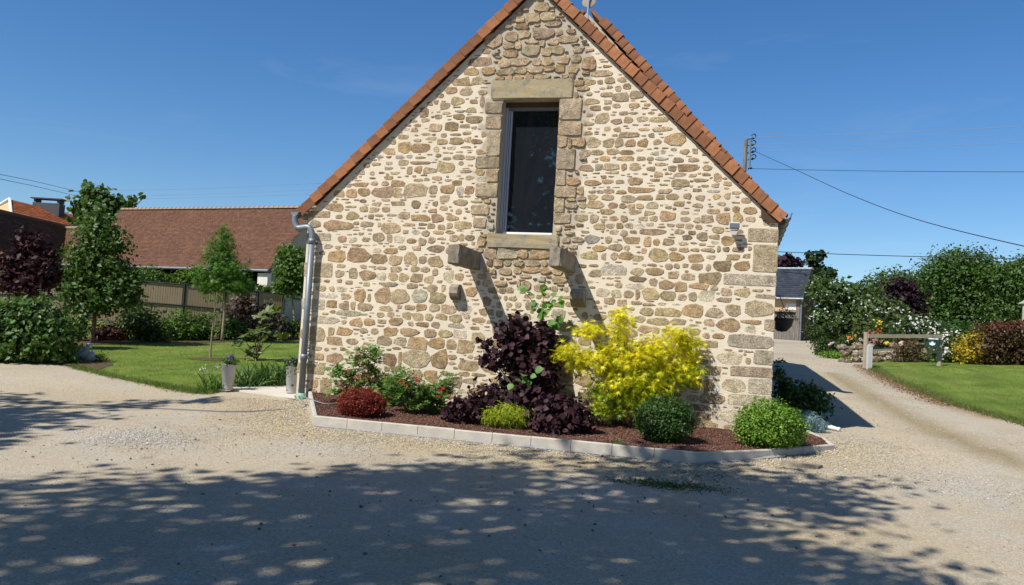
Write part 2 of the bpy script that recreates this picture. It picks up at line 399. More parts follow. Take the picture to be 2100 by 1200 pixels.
def seg_d(P, path):
    d = np.full(len(P), 99.)
    for a, b in zip(path[:-1], path[1:]):
        a, b = np.array(a), np.array(b); u = b-a; f = np.clip(((P-a)@u)/(u@u), 0, 1); d = np.minimum(d, np.linalg.norm(P-(a+f[:, None]*u), axis=1))
    return d
def tint(d, w, col): 
    global GC
    k = np.exp(-(d/w)**2)[:, None]; GC = GC*(1-k)+GC*np.array(col)*k
# worn browner crown of the drive, pale wheel tracks, coarse yellow band along the bed, grey patches
tint(seg_d(XY, [g2(*q) for q in ((1705, 765), (1760, 800), (1850, 850), (1950, 898), (2080, 950))]), .28, (.66, .62, .48))
tint(seg_d(XY, [g2(*q) for q in ((1660, 745), (1700, 800), (1780, 860), (1880, 930))]), .35, (1.08, 1.06, 1.02))
tint(seg_d(XY, [g2(*q) for q in ((1790, 790), (1900, 840), (2050, 890))]), .35, (1.02, 1.03, 1.06))
tint(seg_d(XY, [g2(*q) for q in ((520, 830), (640, 885), (1000, 930), (1430, 965), (1710, 930))]), .55, (1.0, .95, .80))
for q, r in (((270, 900), .45), ((690, 925), .6), ((1990, 1000), .8), ((900, 1065), .35), ((1250, 1000), .5)): tint(np.linalg.norm(XY-np.array(g2(*q)), axis=1), r, (1.0, 1.04, 1.14))
for q, r in (((150, 820), 1.2), ((900, 1150), .9), ((1700, 1100), 1.0)): tint(np.linalg.norm(XY-np.array(g2(*q)), axis=1), r, (.94, .90, .82))
tint(seg_d(XY, [g2(*q) for q in ((1770, 752), (1800, 770), (1850, 792), (1905, 813), (1960, 834), (2040, 858))]), .30, (.66, .54, .42))
npmesh('gravel_ground', np.c_[X.ravel(), Y.ravel(), Z.ravel()], F, GC, 'gravel', None, 'structure', True)
LAWN_L = [g2(*q) for q in ((150, 752), (175, 760), (225, 772), (300, 786), (350, 796), (395, 804), (432, 806), (470, 792), (545, 790))] + [(-4.6, 1.6), (-4.3, 4), (-4.6, 16), (-9, 26), (-26, 25), (-34, 18), (-22, 8), (-13, 4)]
lawnL, LV, LF = sheet('lawn_left', LAWN_L, .02, 'turf', .5, .05)
LAWN_R = [g2(*q) for q in ((1788, 752), (1800, 762), (1850, 785), (1900, 806), (1960, 830), (2030, 850), (2100, 870), (2160, 890))] + [(11, 1.5), (22, 6), (34, 26), (16, 26), (9.5, 24), (7.6, 19.2)]
lawnR, RV, RF = sheet('lawn_right', LAWN_R, .02, 'turf', .5, .05)
sheet('meadow', [(-120, 42), (120, 42), (160, 69), (-160, 69)], .03, 'mowed_far', 8)
# concrete path by the left corner
sheet('concrete_path', [g2(428, 806), g2(470, 801), g2(605, 822)] + [(-3.62, -.02), (-3.62, 1.2), (-4.9, 1.55), g2(540, 789)], .03, 'path_concrete', .3, .06)

# ================================================================== THE STONE HOUSE
WX, WE, WA = 3.6, 2.94, 6.449
XA, XB, ZS, ZL = -.462, .421, 2.695, 4.745
def rl(x): return WA-(WA-WE)*abs(x)/WX           # roof line on the gable
house = thing('stone_house', 'large gabled house of tan rubble stone in cream mortar with clay verge tiles', 'house', (0, 0, 0))
m = MB(); th = .5
UX, UZ = (1, 0, 0), (0, 0, 1)
m.prism([(-WX, -.7), (XA, -.7), (XA, rl(XA)), (-WX, WE)], (UX, UZ), (0, 0, 0), (0, th, 0))
m.prism([(XB, -.7), (WX, -.7), (WX, WE), (XB, rl(XB))], (UX, UZ), (0, 0, 0), (0, th, 0))
m.prism([(XA, -.7), (XB, -.7), (XB, ZS), (XA, ZS)], (UX, UZ), (0, 0, 0), (0, th, 0))
m.prism([(XA, ZL), (XB, ZL), (XB, rl(XB)), (0, WA), (XA, rl(XA))], (UX, UZ), (0, 0, 0), (0, th, 0))
wall = m.build('wall', 'mortar', house)
for sx in (-1, 1):
    MB().box((sx*(WX-.2), th+2.35, 1.12), (.4, 4.7, 3.64)).build('side_wall', 'mortar', house)
STONES = """329,129,62,19g 344,245,31,37y -159,74,42,26y 324,214,68,16g 59,458,33,31t 333,48,59,15w 340,175,40,22y 56,383,28,30b -268,230,38,22o -57,407,21,39y 333,87,57,14r -327,204,32,23y -179,334,35,21y -307,276,49,15o 339,277,38,19y -64,336,34,21t 60,429,34,21o 346,68,33,21w 316,25,40,17w -193,168,30,22y -123,75,25,26o -329,102,27,24y -66,378,35,18b -223,168,25,24o -67,566,27,22t 34,60,27,21t 303,104,33,17w 136,221,37,15w -86,534,39,14r -235,330,34,16r 299,150,30,18o 69,64,30,18t -216,274,31,17t -160,98,29,18o 250,168,29,18o 348,8,32,16t 11,574,32,16b 58,334,32,16o 310,67,28,18w 273,9,36,14t -59,440,24,21r -328,47,31,16y -316,125,45,11w -82,97,26,19t 198,245,26,19t 348,108,26,19g -306,227,29,17o 214,412,29,17o -75,69,30,16t 271,214,30,16b -60,462,26,18b 282,47,31,15t -161,170,23,20g -297,66,27,17r 71,39,30,15t -131,370,26,17y 198,47,26,17t 352,29,22,20t -25,239,31,14g -204,70,24,18r -7,549,27,16y -129,99,27,16o 226,49,25,17b 35,105,28,15t -175,400,30,14o 214,92,28,15r 189,25,28,15o -309,21,20,21t 255,67,22,19r -43,69,26,16t -132,168,26,16y 216,164,34,12y 113,36,29,14t -250,199,27,15o -180,228,21,19t -236,39,22,18o -232,225,26,15r 101,59,26,15o 55,295,26,15t -202,401,20,19o 83,526,20,19r -261,167,19,20o -140,30,27,14t 313,6,27,14t -210,39,25,15t -215,98,25,15y -281,26,25,15t 38,84,25,15t -174,114,31,12o -278,138,41,9g 190,189,23,16y -139,224,23,16t 25,240,28,13o -62,30,26,14o -27,30,26,14b 157,51,26,14o -22,532,28,13t -172,31,24,15t 63,115,24,15t -315,305,30,12t 49,314,17,21t -135,49,21,17o -331,149,22,16w -208,19,25,14o 132,70,23,15t -57,358,17,20o -115,503,28,12o -161,50,24,14t 189,278,37,9r 50,355,15,22t -267,43,25,13t -299,93,27,12r 287,232,23,14b 160,89,23,14t 232,28,23,14t 190,68,23,14t 203,150,32,10t -63,112,20,16t 305,171,20,16t 107,444,20,16y 96,408,21,15y 78,98,21,15t -112,152,24,13t -329,257,24,13w 103,511,31,10t 50,564,28,11t -52,239,19,16t -98,281,25,12y -168,291,30,10o -283,109,25,12o 16,600,23,13t -126,434,21,14b -205,224,21,14t 215,187,21,14y 268,189,21,14w 6,615,21,14y -7,599,21,14t 251,99,17,17b -91,444,26,11b -205,113,22,13o 280,166,22,13t -127,336,22,13o 132,475,22,13t 286,299,19,15o -39,571,20,14t -236,259,20,14t -31,49,20,14t 125,110,20,14t 228,73,20,14t 235,371,28,10r -100,519,23,12o -198,129,23,12r 182,115,23,12o -251,149,25,11t 223,112,25,11o 102,265,21,13g 212,203,21,13o -283,292,21,13y 209,301,21,13o -119,473,21,13y -266,330,21,13o 169,338,34,8r -45,517,27,10t 224,243,22,12o 152,242,22,12o -265,124,22,12o -105,23,24,11t 227,126,22,12t 99,241,24,11y -115,115,22,12y 104,316,24,11t 195,221,24,11o 314,233,20,13o -92,115,20,13w -47,530,20,13t -106,488,20,13t -93,43,16,16t -105,99,16,16t 264,33,32,8b 49,409,15,17t -116,202,15,17w -39,545,23,11o 74,408,18,14o 274,122,25,10t -168,198,19,13t 34,548,19,13t -140,114,19,13b -117,411,22,11t -333,293,22,11o 152,325,22,11t 69,350,20,12o -140,291,20,12r -153,432,20,12t 156,478,20,12y -188,99,20,12t -101,139,20,12t -85,153,17,14w -287,328,18,13o 13,217,26,9o -72,519,21,11o 103,87,21,11o 251,242,21,11o 1,519,23,10t 57,204,23,10t 122,188,19,12w 186,163,19,12y 257,203,25,9o 148,419,28,8t 232,201,16,14o -275,201,14,16t -316,164,32,7w 277,65,13,17b 59,519,17,13t -189,197,17,13t -209,344,22,10o 124,372,22,10y 160,265,22,10o 316,196,20,11t 14,227,22,10t 294,268,18,12o 99,116,18,12t 167,199,27,8w -131,490,19,11o -196,294,19,11t 354,153,13,16t 17,546,16,13t -1,240,16,13o 89,469,23,9t 84,392,17,12t 44,533,17,12t -18,574,17,12t 20,531,17,12t -201,257,17,12w -308,151,17,12o -135,153,17,12t -162,138,17,12t -89,504,17,12t -99,128,25,8g 98,348,25,8o -269,94,20,10t 190,441,25,8y -228,395,20,10o 136,254,20,10t -242,126,18,11o 269,22,22,9b -23,586,22,9r -142,183,18,11t 169,220,18,11y 185,138,18,11t 87,370,22,9r 306,300,14,14o 195,427,28,7t 86,206,13,15t 118,407,15,13t 171,209,24,8b 141,187,16,12w 159,372,16,12t 84,296,19,10y -214,238,21,9o -72,46,21,9t -309,327,17,11o -325,67,17,11o 109,215,17,11y -216,148,23,8t -150,335,14,13t -91,335,14,13o -67,256,14,13o 7,193,14,13t -53,167,13,14t -42,557,18,10t -207,198,15,12t 231,151,20,9t 322,311,18,10o -27,213,18,10t -227,198,15,12w 242,215,18,10t 113,252,20,9o -157,365,20,9t -257,279,22,8t -287,149,16,11t 13,508,22,8t 264,298,16,11y -332,10,16,11o -212,186,25,7g -203,210,19,9t -116,292,19,9o 68,314,19,9t -115,449,19,9r -21,518,17,10t 27,561,17,10t 186,316,17,10y 40,520,14,12o -64,138,21,8o 168,407,15,11o 258,273,15,11b -298,200,15,11t -139,466,15,11t -33,195,18,9t 119,152,18,9t -124,140,18,9o 125,394,18,9t 214,329,18,9o 121,327,18,9t 144,384,23,7o 26,588,23,7t 122,306,20,8o -157,153,16,10o 330,156,26,6o -274,342,26,6o -329,24,12,13o 134,408,12,13t 103,295,13,12t -207,313,22,7t -148,196,14,11t 295,196,14,11t -55,194,14,11t -180,139,14,11t -38,225,14,11t 175,327,22,7o 14,163,14,11t -144,139,14,11t 159,187,14,11t 111,284,17,9t -292,175,17,9w -202,377,17,9t 150,407,15,10o -76,363,15,10o -111,261,15,10t 280,283,15,10t 132,176,15,10t -298,254,15,10o -174,377,30,5r -154,127,21,7r 52,215,16,9t 103,393,18,8t 256,45,16,9t 23,520,18,8t -112,386,18,8y -329,175,18,8t -285,164,16,9t 302,245,18,8t -208,326,16,9t -7,226,16,9t -192,56,18,8o -140,410,16,9t -79,472,8,18t 86,498,16,9o 253,230,16,9t 3,531,13,11t 276,357,11,13t -99,202,13,11t 25,190,13,11t 182,264,10,14o 221,217,14,10t 292,185,20,7t 273,152,14,10t 329,146,14,10w 146,393,20,7r 115,500,14,10t -176,152,17,8t 272,309,17,8t -76,394,17,8o 166,442,17,8t -174,185,17,8t 35,216,15,9r 212,264,15,9t 177,152,15,9t 69,497,15,9o 254,138,15,9t -106,334,12,11w 193,206,12,11t -177,366,12,11o -162,254,12,11t -160,226,12,11t -306,108,11,12t 249,188,11,12t 150,174,13,10t -246,302,16,8t 128,439,16,8t -96,459,16,8t -112,346,16,8o 287,134,16,8o 203,337,18,7t 112,479,18,7t 76,489,18,7t -158,267,14,9t -132,127,14,9t -280,254,14,9w -154,211,14,9t 170,239,14,9t 146,441,14,9t -26,597,14,9t -45,184,14,9t -187,73,6,21t -180,255,15,8o -171,211,15,8t 153,462,15,8o -79,486,15,8t 96,459,15,8r -86,262,15,8b -27,557,10,12t -58,151,12,10t 114,384,15,8o -232,112,12,10t 35,575,12,10t 162,306,17,7t -205,418,17,7t -84,410,17,7r -264,303,13,9t -63,204,13,9t 130,315,13,9r -6,562,19,6t -237,238,14,8w 316,325,14,8t 57,167,16,7t 99,327,14,8o -329,80,16,7t -82,56,16,7o -145,353,16,7t 120,350,16,7t -226,303,14,8t 234,297,14,8t -147,257,11,10t 85,315,11,10t 80,336,10,11t 135,241,10,11t -217,258,9,12t 267,254,18,6t 235,186,12,9t -191,365,9,12t -7,508,12,9o 63,263,12,9t 123,336,15,7t 224,319,15,7r -59,56,21,5o 220,382,15,7b -23,507,13,8o -102,80,13,8t 133,501,13,8t 228,394,13,8t -224,138,13,8t -250,112,13,8t 253,328,13,8t 323,299,13,8t -105,434,17,6t 5,207,17,6t -137,269,17,6o -227,211,17,6t 223,361,17,6t 87,436,17,6t 126,265,10,10t 195,263,10,10o -33,149,10,10t 200,137,10,10t -52,225,10,10r 156,313,11,9t -8,215,11,9t -138,208,9,11t -106,302,11,9t 147,296,11,9r 106,371,11,9g -18,185,11,9t -24,226,11,9t 141,491,11,9t -171,244,14,7t 238,271,14,7b 308,256,14,7r -321,242,14,7t -257,255,14,7t 234,253,14,7t -92,354,14,7t 227,279,14,7t 275,273,14,7t -53,507,14,7o 53,576,14,7r -149,279,12,8t 127,285,12,8t -231,344,12,8t 261,371,12,8t -73,352,12,8g -133,277,12,8t 193,361,12,8o -207,139,12,8t -272,150,8,12t -195,244,13,7t 132,296,13,7o -221,128,13,7t 172,187,7,13t 170,286,13,7w 83,325,13,7t 171,175,15,6t -46,151,10,9t -243,311,15,6t 183,305,15,6t -209,386,15,6g 250,317,15,6t 148,275,10,9t 303,312,10,9o -4,164,10,9t 33,227,10,9t 253,353,18,5o 196,376,18,5t -248,375,15,6t 212,370,11,8t 235,330,11,8r 169,315,11,8t -99,413,11,8t -99,262,8,11t 240,287,11,8t 214,229,11,8t 189,408,11,8t 144,199,11,8t -30,184,11,8t -99,364,17,5t -149,449,12,7t 127,462,12,7t -93,472,12,7r -187,429,12,7t -209,334,14,6t -249,344,12,7t -13,173,12,7t -37,174,12,7t 141,335,14,6o -225,353,14,6o 61,407,6,14t -113,55,12,7o 197,328,12,7t -149,302,14,6r -38,507,9,9o -119,280,9,9t -149,398,9,9t 97,153,9,9t -73,421,9,9t 128,488,9,9t 10,559,9,9t 144,315,10,8t 143,372,8,10o -46,212,10,8t 39,180,10,8o 141,286,10,8t 270,134,10,8t 50,190,10,8t -159,415,16,5t 169,427,16,5t 340,192,13,6t 74,253,13,6t -118,270,13,6t 87,422,13,6o 113,459,11,7t -306,290,11,7t 154,286,11,7t -69,244,11,7t -251,185,11,7t 189,297,11,7t 130,427,11,7t 174,297,12,6t -245,164,6,12t 133,276,12,6t 167,384,12,6t 182,369,12,6t -310,175,9,8t 250,296,9,8t 115,428,9,8t 290,331,9,8o -34,162,8,9t 272,244,12,6t -18,163,9,8t 138,451,12,6t 138,350,12,6t 233,262,14,5t 253,286,10,7r 48,508,10,7t 278,201,10,7t -83,142,10,7t 227,288,10,7t 269,229,7,10t -123,184,7,10t 276,330,10,7o -226,368,14,5g 67,323,14,5t -332,231,11,6t 186,392,11,6w -181,412,13,5t 115,166,13,5t 178,250,8,8o 225,230,8,8t 120,240,7,9t -138,420,9,7t -173,127,9,7t 153,254,9,7t 328,102,7,9t 66,479,7,9t 292,256,9,7b 180,418,9,7t 214,288,12,5t 218,254,12,5t 249,254,12,5t -102,71,12,5t 244,278,10,6b 320,247,10,6t -193,387,10,6g 273,346,10,6t -183,436,12,5t 243,395,7,8t 59,508,8,7t -285,124,8,7t 337,200,14,4t -254,360,8,7t 101,498,8,7t -64,266,11,5o 180,384,9,6t -191,269,9,6t 152,451,13,4t 188,353,13,4t 241,360,10,5t 110,335,10,5t 67,190,7,7t -193,152,8,6t 237,231,8,6t 131,200,12,4t -24,173,6,8t -5,195,6,8t -136,455,12,4t 282,256,5,9t 113,174,9,5t 98,335,11,4o -236,279,6,7t -68,194,6,7t 198,394,7,6g 114,357,8,5r 259,345,10,4t -251,137,10,4g 178,451,9,4o -312,79,7,5t -80,254,6,5t 324,258,5,6t"""
COLS = dict(t=(.435, .345, .235), o=(.43, .31, .185), y=(.435, .36, .235), r=(.345, .248, .165), b=(.29, .225, .155), g=(.41, .38, .315), w=(.58, .52, .42))
def stone_col(c):
    b = np.array(COLS[c])*rnd.uniform(.82, 1.18); b[2] *= rnd.uniform(.85, 1.04); b[0] *= rnd.uniform(.97, 1.05)
    return tuple(np.clip(b, 0, .8))
def stone_geo(cx, cz, wd, ht, p, back=.02, sq=None, jit=.05, n=None):
    """front-facing stone: a ring in the mortar, a raised ring, an uneven broken face"""
    n = n or rnd.choice((9, 10, 11, 12)); sq = sq or rnd.choice((2.4, 3.2, 4.5, 7, 9)); R = []
    kx, kz = rnd.uniform(-.30, .30), rnd.uniform(-.22, .22); hm = jit/.05
    har = [(k, rnd.uniform(0, .075)*hm*(2/k)**.5, rnd.uniform(0, 6.28)) for k in (2, 3, 4, 5)]
    for i in range(n):
        a = 2*math.pi*(i+.5+rnd.uniform(-.38, .38)*hm**.5)/n; c, s_ = math.cos(a), math.sin(a)
        r = (abs(c)**sq+abs(s_)**sq)**(-1/sq)*(1+rnd.uniform(-jit, jit)+sum(q[1]*math.cos(q[0]*a+q[2]) for q in har)-.02*hm)
        u, v = c*r, s_*r
        R.append((u*(1+kz*v*.5)*wd/2, v*(1+kx*u)*ht/2))
    if sq >= 6.9 and jit < .03:            # squared block: a rectangle with broken corners
        R = []; j = lambda: rnd.uniform(-.012, .012)
        for a_, b_ in ((1, 1), (-1, 1), (-1, -1), (1, -1)):
            c1_, c2_ = rnd.uniform(.01, .035), rnd.uniform(.01, .03); X_, Z_ = a_*wd/2, b_*ht/2
            P1, P2 = (X_+j()*.4, Z_-b_*c2_), (X_-a_*c1_, Z_+j()*.5)
            R += [P1, P2] if a_*b_ > 0 else [P2, P1]
        n = len(R)
    V = [(cx+x*1.02, back, cz+z*1.02) for x, z in R]
    V += [(cx+x, -p*rnd.uniform(.05, .45), cz+z) for x, z in R]
    e = min(.016/max(wd, .04), .3); e2 = min(.016/max(ht, .04), .32)
    V += [(cx+x*(1-e*rnd.uniform(.5, 1.6)), -p*rnd.uniform(.75, 1.25), cz+z*(1-e2*rnd.uniform(.5, 1.6))) for x, z in R]
    V.append((cx+rnd.uniform(-.2, .2)*wd, -p*rnd.uniform(.8, 1.25), cz+rnd.uniform(-.2, .2)*ht))
    F = []
    for k in (0, 1):
        for i in range(n): j = (i+1) % n; F.append((k*n+i, k*n+j, (k+1)*n+j, (k+1)*n+i))
    for i in range(n): F.append((2*n+i, 2*n+(i+1) % n, 3*n))
    return V, F
occ = np.ones((660, 740), bool)           # centimetre raster of the wall: occupied?
for iz in range(0, 660):
    z = iz/100.
    for_x = WX if z < WE else max(0, (WA-z)/(WA-WE)*WX)
    a, b = int((3.7-for_x)*100)+2, int((3.7+for_x)*100)-2
    if b > a: occ[iz, a:b] = False
def mark(x0, x1, z0, z1, val=True): occ[max(0, int(z0*100)):int(z1*100)+1, max(0, int((x0+3.7)*100)):int((x1+3.7)*100)+1] = val
LIN = [onwall(1010, 167), onwall(1174, 203)]; SIL = [onwall(1000, 482), onwall(1145, 509)]
lx0, lx1, lz1, lz0 = LIN[0][0], LIN[1][0], LIN[0][2]+.02, ZL
sx0, sx1, sz1, sz0 = SIL[0][0], SIL[1][0], ZS, ZS-.215
mark(XA, XB, ZS, ZL); mark(lx0-.01, lx1+.01, lz0, lz1); mark(sx0-.01, sx1+.01, sz0, sz1)
CORB = [(-.75, 2.27), (.70, 2.28)]
for cx, cz in CORB: mark(cx-.1, cx+.1, cz-.15, cz+.15)
BRK = [(onwall(937, 600), .13, .24), (onwall(1188, 612), .2, .26)]
for p, a, b in BRK: mark(p[0]-a/2, p[0]+a/2, p[2]-b/2, p[2]+b/2)
allst = []
for tkn in STONES.split():
    c = tkn[-1]; cx, cz, wd, ht = (int(q)/100 for q in tkn[:-1].split(','))
    if cz > rl(cx)-.02: continue
    x0, x1, z0, z1 = cx-wd/2, cx+wd/2, cz-ht/2, cz+ht/2
    q = 0
    if x1 > 3.44: x1 = 3.612; q = 1
    if x0 < -3.40: x0 = -3.612; q = -1
    if .03 > x1-XA > -.12 and 2.6 < cz < ZL: x1 = XA-.003
    if -.03 < x0-XB < .12 and 2.6 < cz < ZL: x0 = XB+.003
    # keep clear of openings and dressed stones
    zc = int(cz*100); sub = occ[max(0, int(z0*100)+2):int(z1*100)-1, max(0, int((x0+3.7)*100)+2):int((x1+3.7)*100)-1]
    if not q and sub.size and sub.mean() > .25: continue
    allst.append(((x0+x1)/2, (z0+z1)/2, x1-x0, z1-z0, c, q)); mark(x0, x1, z0, z1)
def central(x, z): return (abs(x-.05) < .78 and z > 2.05) or (abs(x-.1) < .55 and z > 1.9)
def fill(tries, w0, w1, h0, h1, mg):
    for _ in range(tries):
        wd, ht = rnd.uniform(w0, w1), rnd.uniform(h0, h1); cx, cz = rnd.uniform(-3.55, 3.55), rnd.uniform(.02, 6.35)
        if cz > rl(cx)-.03: continue
        g = mg*.6 if central(cx, cz) else mg
        a, b = int((cz-ht/2-g)*100), int((cz+ht/2+g)*100); cc, d = int((cx-wd/2-g+3.7)*100), int((cx+wd/2+g+3.7)*100)
        if a < 0 or occ[a:b+1, cc:d+1].any(): continue
        mark(cx-wd/2, cx+wd/2, cz-ht/2, cz+ht/2)
        allst.append((cx, cz, wd, ht, rnd.choice('ttttooyrbgw' if not central(cx, cz) else 'ttttoygb'), 0))
fill(9000, .14, .30, .09, .16, .02)
fill(16000, .08, .18, .035, .08, .012)
fill(26000, .04, .12, .014, .035, .007)
allst.sort(key=lambda s_: -s_[2]*s_[3])
rest = MB()
for i, (cx, cz, wd, ht, c, q) in enumerate(allst):
    old = central(cx, cz); p = rnd.uniform(.016, .03) if old else rnd.uniform(.003, .009)
    if c == 'w': p *= .6
    dressed = abs(cx) < .95 and 2.4 < cz < 4.8 and wd*ht > .03
    sq = 7. if (dressed or (q and rnd.random() < .8)) else (rnd.uniform(3.0, 6) if old else None)
    k_ = 1.03 if (dressed or q) else 1.11
    V, F = stone_geo(cx, cz, wd*(1.0 if q else k_), ht*k_, p, .28 if q else .02, sq, .018 if (q or dressed) else .05)
    col_ = stone_col(c)
    if dressed or q: col_ = tuple(.55*a_+.45*b_ for a_, b_ in zip(col_, (.43, .375, .285)))
    if i < 300: MB().add(V, F, col_).build('stone', 'stone', wall)
    else: rest.add(V, F, col_)
rest.build('small_stones', 'stone', wall, kind='stuff')
def rubble(origin, u, nrm, L, z0, z1, zfun, count, parent, smin=.14, smax=.34):
    """random rubble on another wall face; u runs along it, nrm points out"""
    mb = MB(); u = np.array(u, float); nrm = np.array(nrm, float); o = np.array(origin, float); placed = []
    z = z0
    while z < z1:
        h = rnd.uniform(.11, .23); x = rnd.uniform(0, .2)
        while x < L:
            wd = rnd.uniform(smin, smax); hh = h*rnd.uniform(.65, .95)
            if x+wd < L and zfun(x+wd/2) > z+h+.05:
                V, F = stone_geo(0, 0, wd*.9, hh, .012, n=8)
                mb.add([o+u*(x+wd/2+a[0])+nrm*(-a[1])+np.array([0, 0, z+h/2+a[2]]) for a in V], F, stone_col(rnd.choice('tttoyrbgw')))
            x += wd+rnd.uniform(.02, .07)
        z += h+rnd.uniform(.015, .04)
    return mb.build('small_stones', 'stone', parent, kind='stuff')
rubble((WX, .45, 0), (0, 1, 0), (1, 0, 0), 4.7, .1, 2.85, lambda x: 3.2, 0, wall)
rubble((-WX, .45, 0), (0, 1, 0), (-1, 0, 0), 4.7, .1, 2.85, lambda x: 3.2, 0, wall)

def dressed(name, x0, x1, y0, y1, z0, z1, mat, parent, bev=.012, jit=.006):
    bm = bmesh.new(); bmesh.ops.create_cube(bm, size=1)
    for v in bm.verts: v.co = Vector(((x0+x1)/2+v.co.x*(x1-x0), (y0+y1)/2+v.co.y*(y1-y0), (z0+z1)/2+v.co.z*(z1-z0)))
    bmesh.ops.bevel(bm, geom=bm.edges[:], offset=bev, segments=2, affect='EDGES')
    bmesh.ops.subdivide_edges(bm, edges=[e for e in bm.edges if e.calc_length() > .12], cuts=2, use_grid_fill=True)
    for v in bm.verts: v.co += Vector((rnd.uniform(-jit, jit), rnd.uniform(-jit, jit), rnd.uniform(-jit, jit)))
    me = bpy.data.meshes.new(name); bm.to_mesh(me); bm.free()
    return link(name, me, mat, parent)
dressed('lintel', lx0, lx1, -.028, .35, lz0, lz1, 'granite', house)
dressed('sill', sx0, sx1, -.035, .35, sz0, sz1, 'granite', house)
for i, (cx, cz) in enumerate(CORB):
    k = dressed('corbel', cx-.085, cx+.085, -1.02, .2, cz-.135, cz+.135, 'grey_granite', house, .012, .008)
# rounded bracket stones under the corbels
for i, (p, a, b) in enumerate(BRK):
    mb = MB(); prof = [(0, b/2), (-.10, b/2), (-.22 if i else -.17, b*.28), (-.22 if i else -.18, -.02), (-.15, -b*.3), (-.06, -b/2), (0, -b/2), (.1, -b/2), (.1, b/2)]
    mb.prism(prof, ((0, 1, 0), (0, 0, 1)), (p[0]-a/2, 0, p[2]), (a, 0, 0))
    mb.build('bracket_stone', 'grey_granite', house)['label'] = ('dark pointed stub of broken stone' if not i else 'grey rounded stone under the corbel')
# window
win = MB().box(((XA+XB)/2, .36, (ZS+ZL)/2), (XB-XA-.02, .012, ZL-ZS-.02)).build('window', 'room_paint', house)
fx0, fx1, fz0, fz1 = XA+.005, XB-.005, ZS+.004, ZL-.07
def wf(name, x0, x1, z0, z1, y0, y1, mat='alu'): return MB().box(((x0+x1)/2, (y0+y1)/2, (z0+z1)/2), (x1-x0, y1-y0, z1-z0)).build(name, mat, win)
wf('frame', fx0, fx0+.035, fz0, fz1, .20, .26); wf('frame', fx0+.042, fx0+.062, fz0, fz1, .215, .26); wf('frame', fx0+.07, fx0+.098, fz0, fz1, .225, .26)
wf('frame', fx1-.03, fx1, fz0, fz1, .235, .27, 'lead')
wf('frame', fx0+.056, fx1-.046, fz1-.05, fz1, .205, .255, 'lead'); wf('frame', fx0+.056, fx1-.046, fz0+.001, fz0+.05, .18, .255, 'white_paint')
wf('pane', fx0+.099, fx1-.031, fz0+.051, fz1-.051, .238, .244, 'glass')
wf('head_board', XA+.003, XB-.003, ZL-.069, ZL-.002, .17, .27, 'brown_timber')
# roof and verge tiles
def verge(apex_x, apex_z, run, slope, y, parent, exp=.185, fl=.18, roof_y=None):
    th_ = math.atan(slope)
    for sgn in (-1, 1):
        Lr = (run if sgn < 0 else run-.11)/math.cos(th_); n = int(round(Lr/exp)); ex = Lr/n
        u = np.array([sgn*math.cos(th_), 0, -math.sin(th_)]); nn = np.array([sgn*math.sin(th_), 0, math.cos(th_)])
        mb = MB(); Y = np.array([0, 1, 0]); tl = ex+.045
        uu = u*math.cos(.07)+nn*math.sin(.07); n2 = nn*math.cos(.07)-u*math.sin(.07)
        uu = uu*math.cos(.075)-Y*math.sin(.075); Y = np.cross(n2, uu)*(1 if np.cross(n2, uu)[1] > 0 else -1)
        mb.box(uu*tl/2+n2*(fl/2)+Y*(y-.066), (tl, .018, fl), ax=(uu, Y, n2))
        mb.box(uu*tl/2+n2*(fl-.006)+Y*(y+.055), (tl-.002, .222, .018), ax=(uu, Y, n2))
        mb.box(uu*(tl-.012)+n2*(fl+.006)+Y*(y+.02), (.022, .15, .012), ax=(uu, Y, n2))
        t0 = None
        for k in range(n):
            pos = np.array([apex_x, 0, apex_z])+u*(k*ex)
            if t0 is None:
                t0 = mb.build('verge_tile', 'clay_tile', parent); o = t0
            else: o = t0.copy(); C.objects.link(o)
            o.location = tuple(pos+np.array([rnd.uniform(-.003, .003), rnd.uniform(-.004, .004), rnd.uniform(-.003, .003)]))
            o.rotation_euler = (rnd.uniform(-.012, .012), rnd.uniform(-.012, .012), rnd.uniform(-.01, .01))
roof = MB()
ct, st = math.cos(math.atan((WA-WE)/WX)), math.sin(math.atan((WA-WE)/WX))
for sgn in (-1, 1):
    u = np.array([sgn*ct, 0, -st]); nn = np.array([sgn*st, 0, ct]); a = np.array([0, 0, WA])
    Lr = 3.50/ct
    roof.add([a+u*0+nn*.08+(0, .05, 0), a+u*Lr+nn*.08+(0, .05, 0), a+u*Lr+nn*.125+(0, .05, 0), a+nn*.125+(0, .05, 0), a+nn*.08+(0, 5.18, 0), a+u*Lr+nn*.08+(0, 5.18, 0), a+u*Lr+nn*.125+(0, 5.18, 0), a+nn*.125+(0, 5.18, 0)],
             [(0, 1, 2, 3), (4, 7, 6, 5), (0, 4, 5, 1), (3, 2, 6, 7), (1, 5, 6, 2)])
roof = roof.build('roof', 'clay_tile', house)
verge(0, WA, 3.69, (WA-WE)/WX, 0, roof, fl=.15)
# dark boxed rafter foot at the right eave
e = onwall(1583, 448, -.04)
mb = MB(); mb.prism([(3.36, 3.17), (3.37, 3.02), (3.47, 2.95), (3.69, 2.95), (3.69, 3.0), (3.40, 3.24)], (UX, UZ), (0, -.045, 0), (0, .3, 0)); mb.build('rafter_foot', 'brown_timber', house)
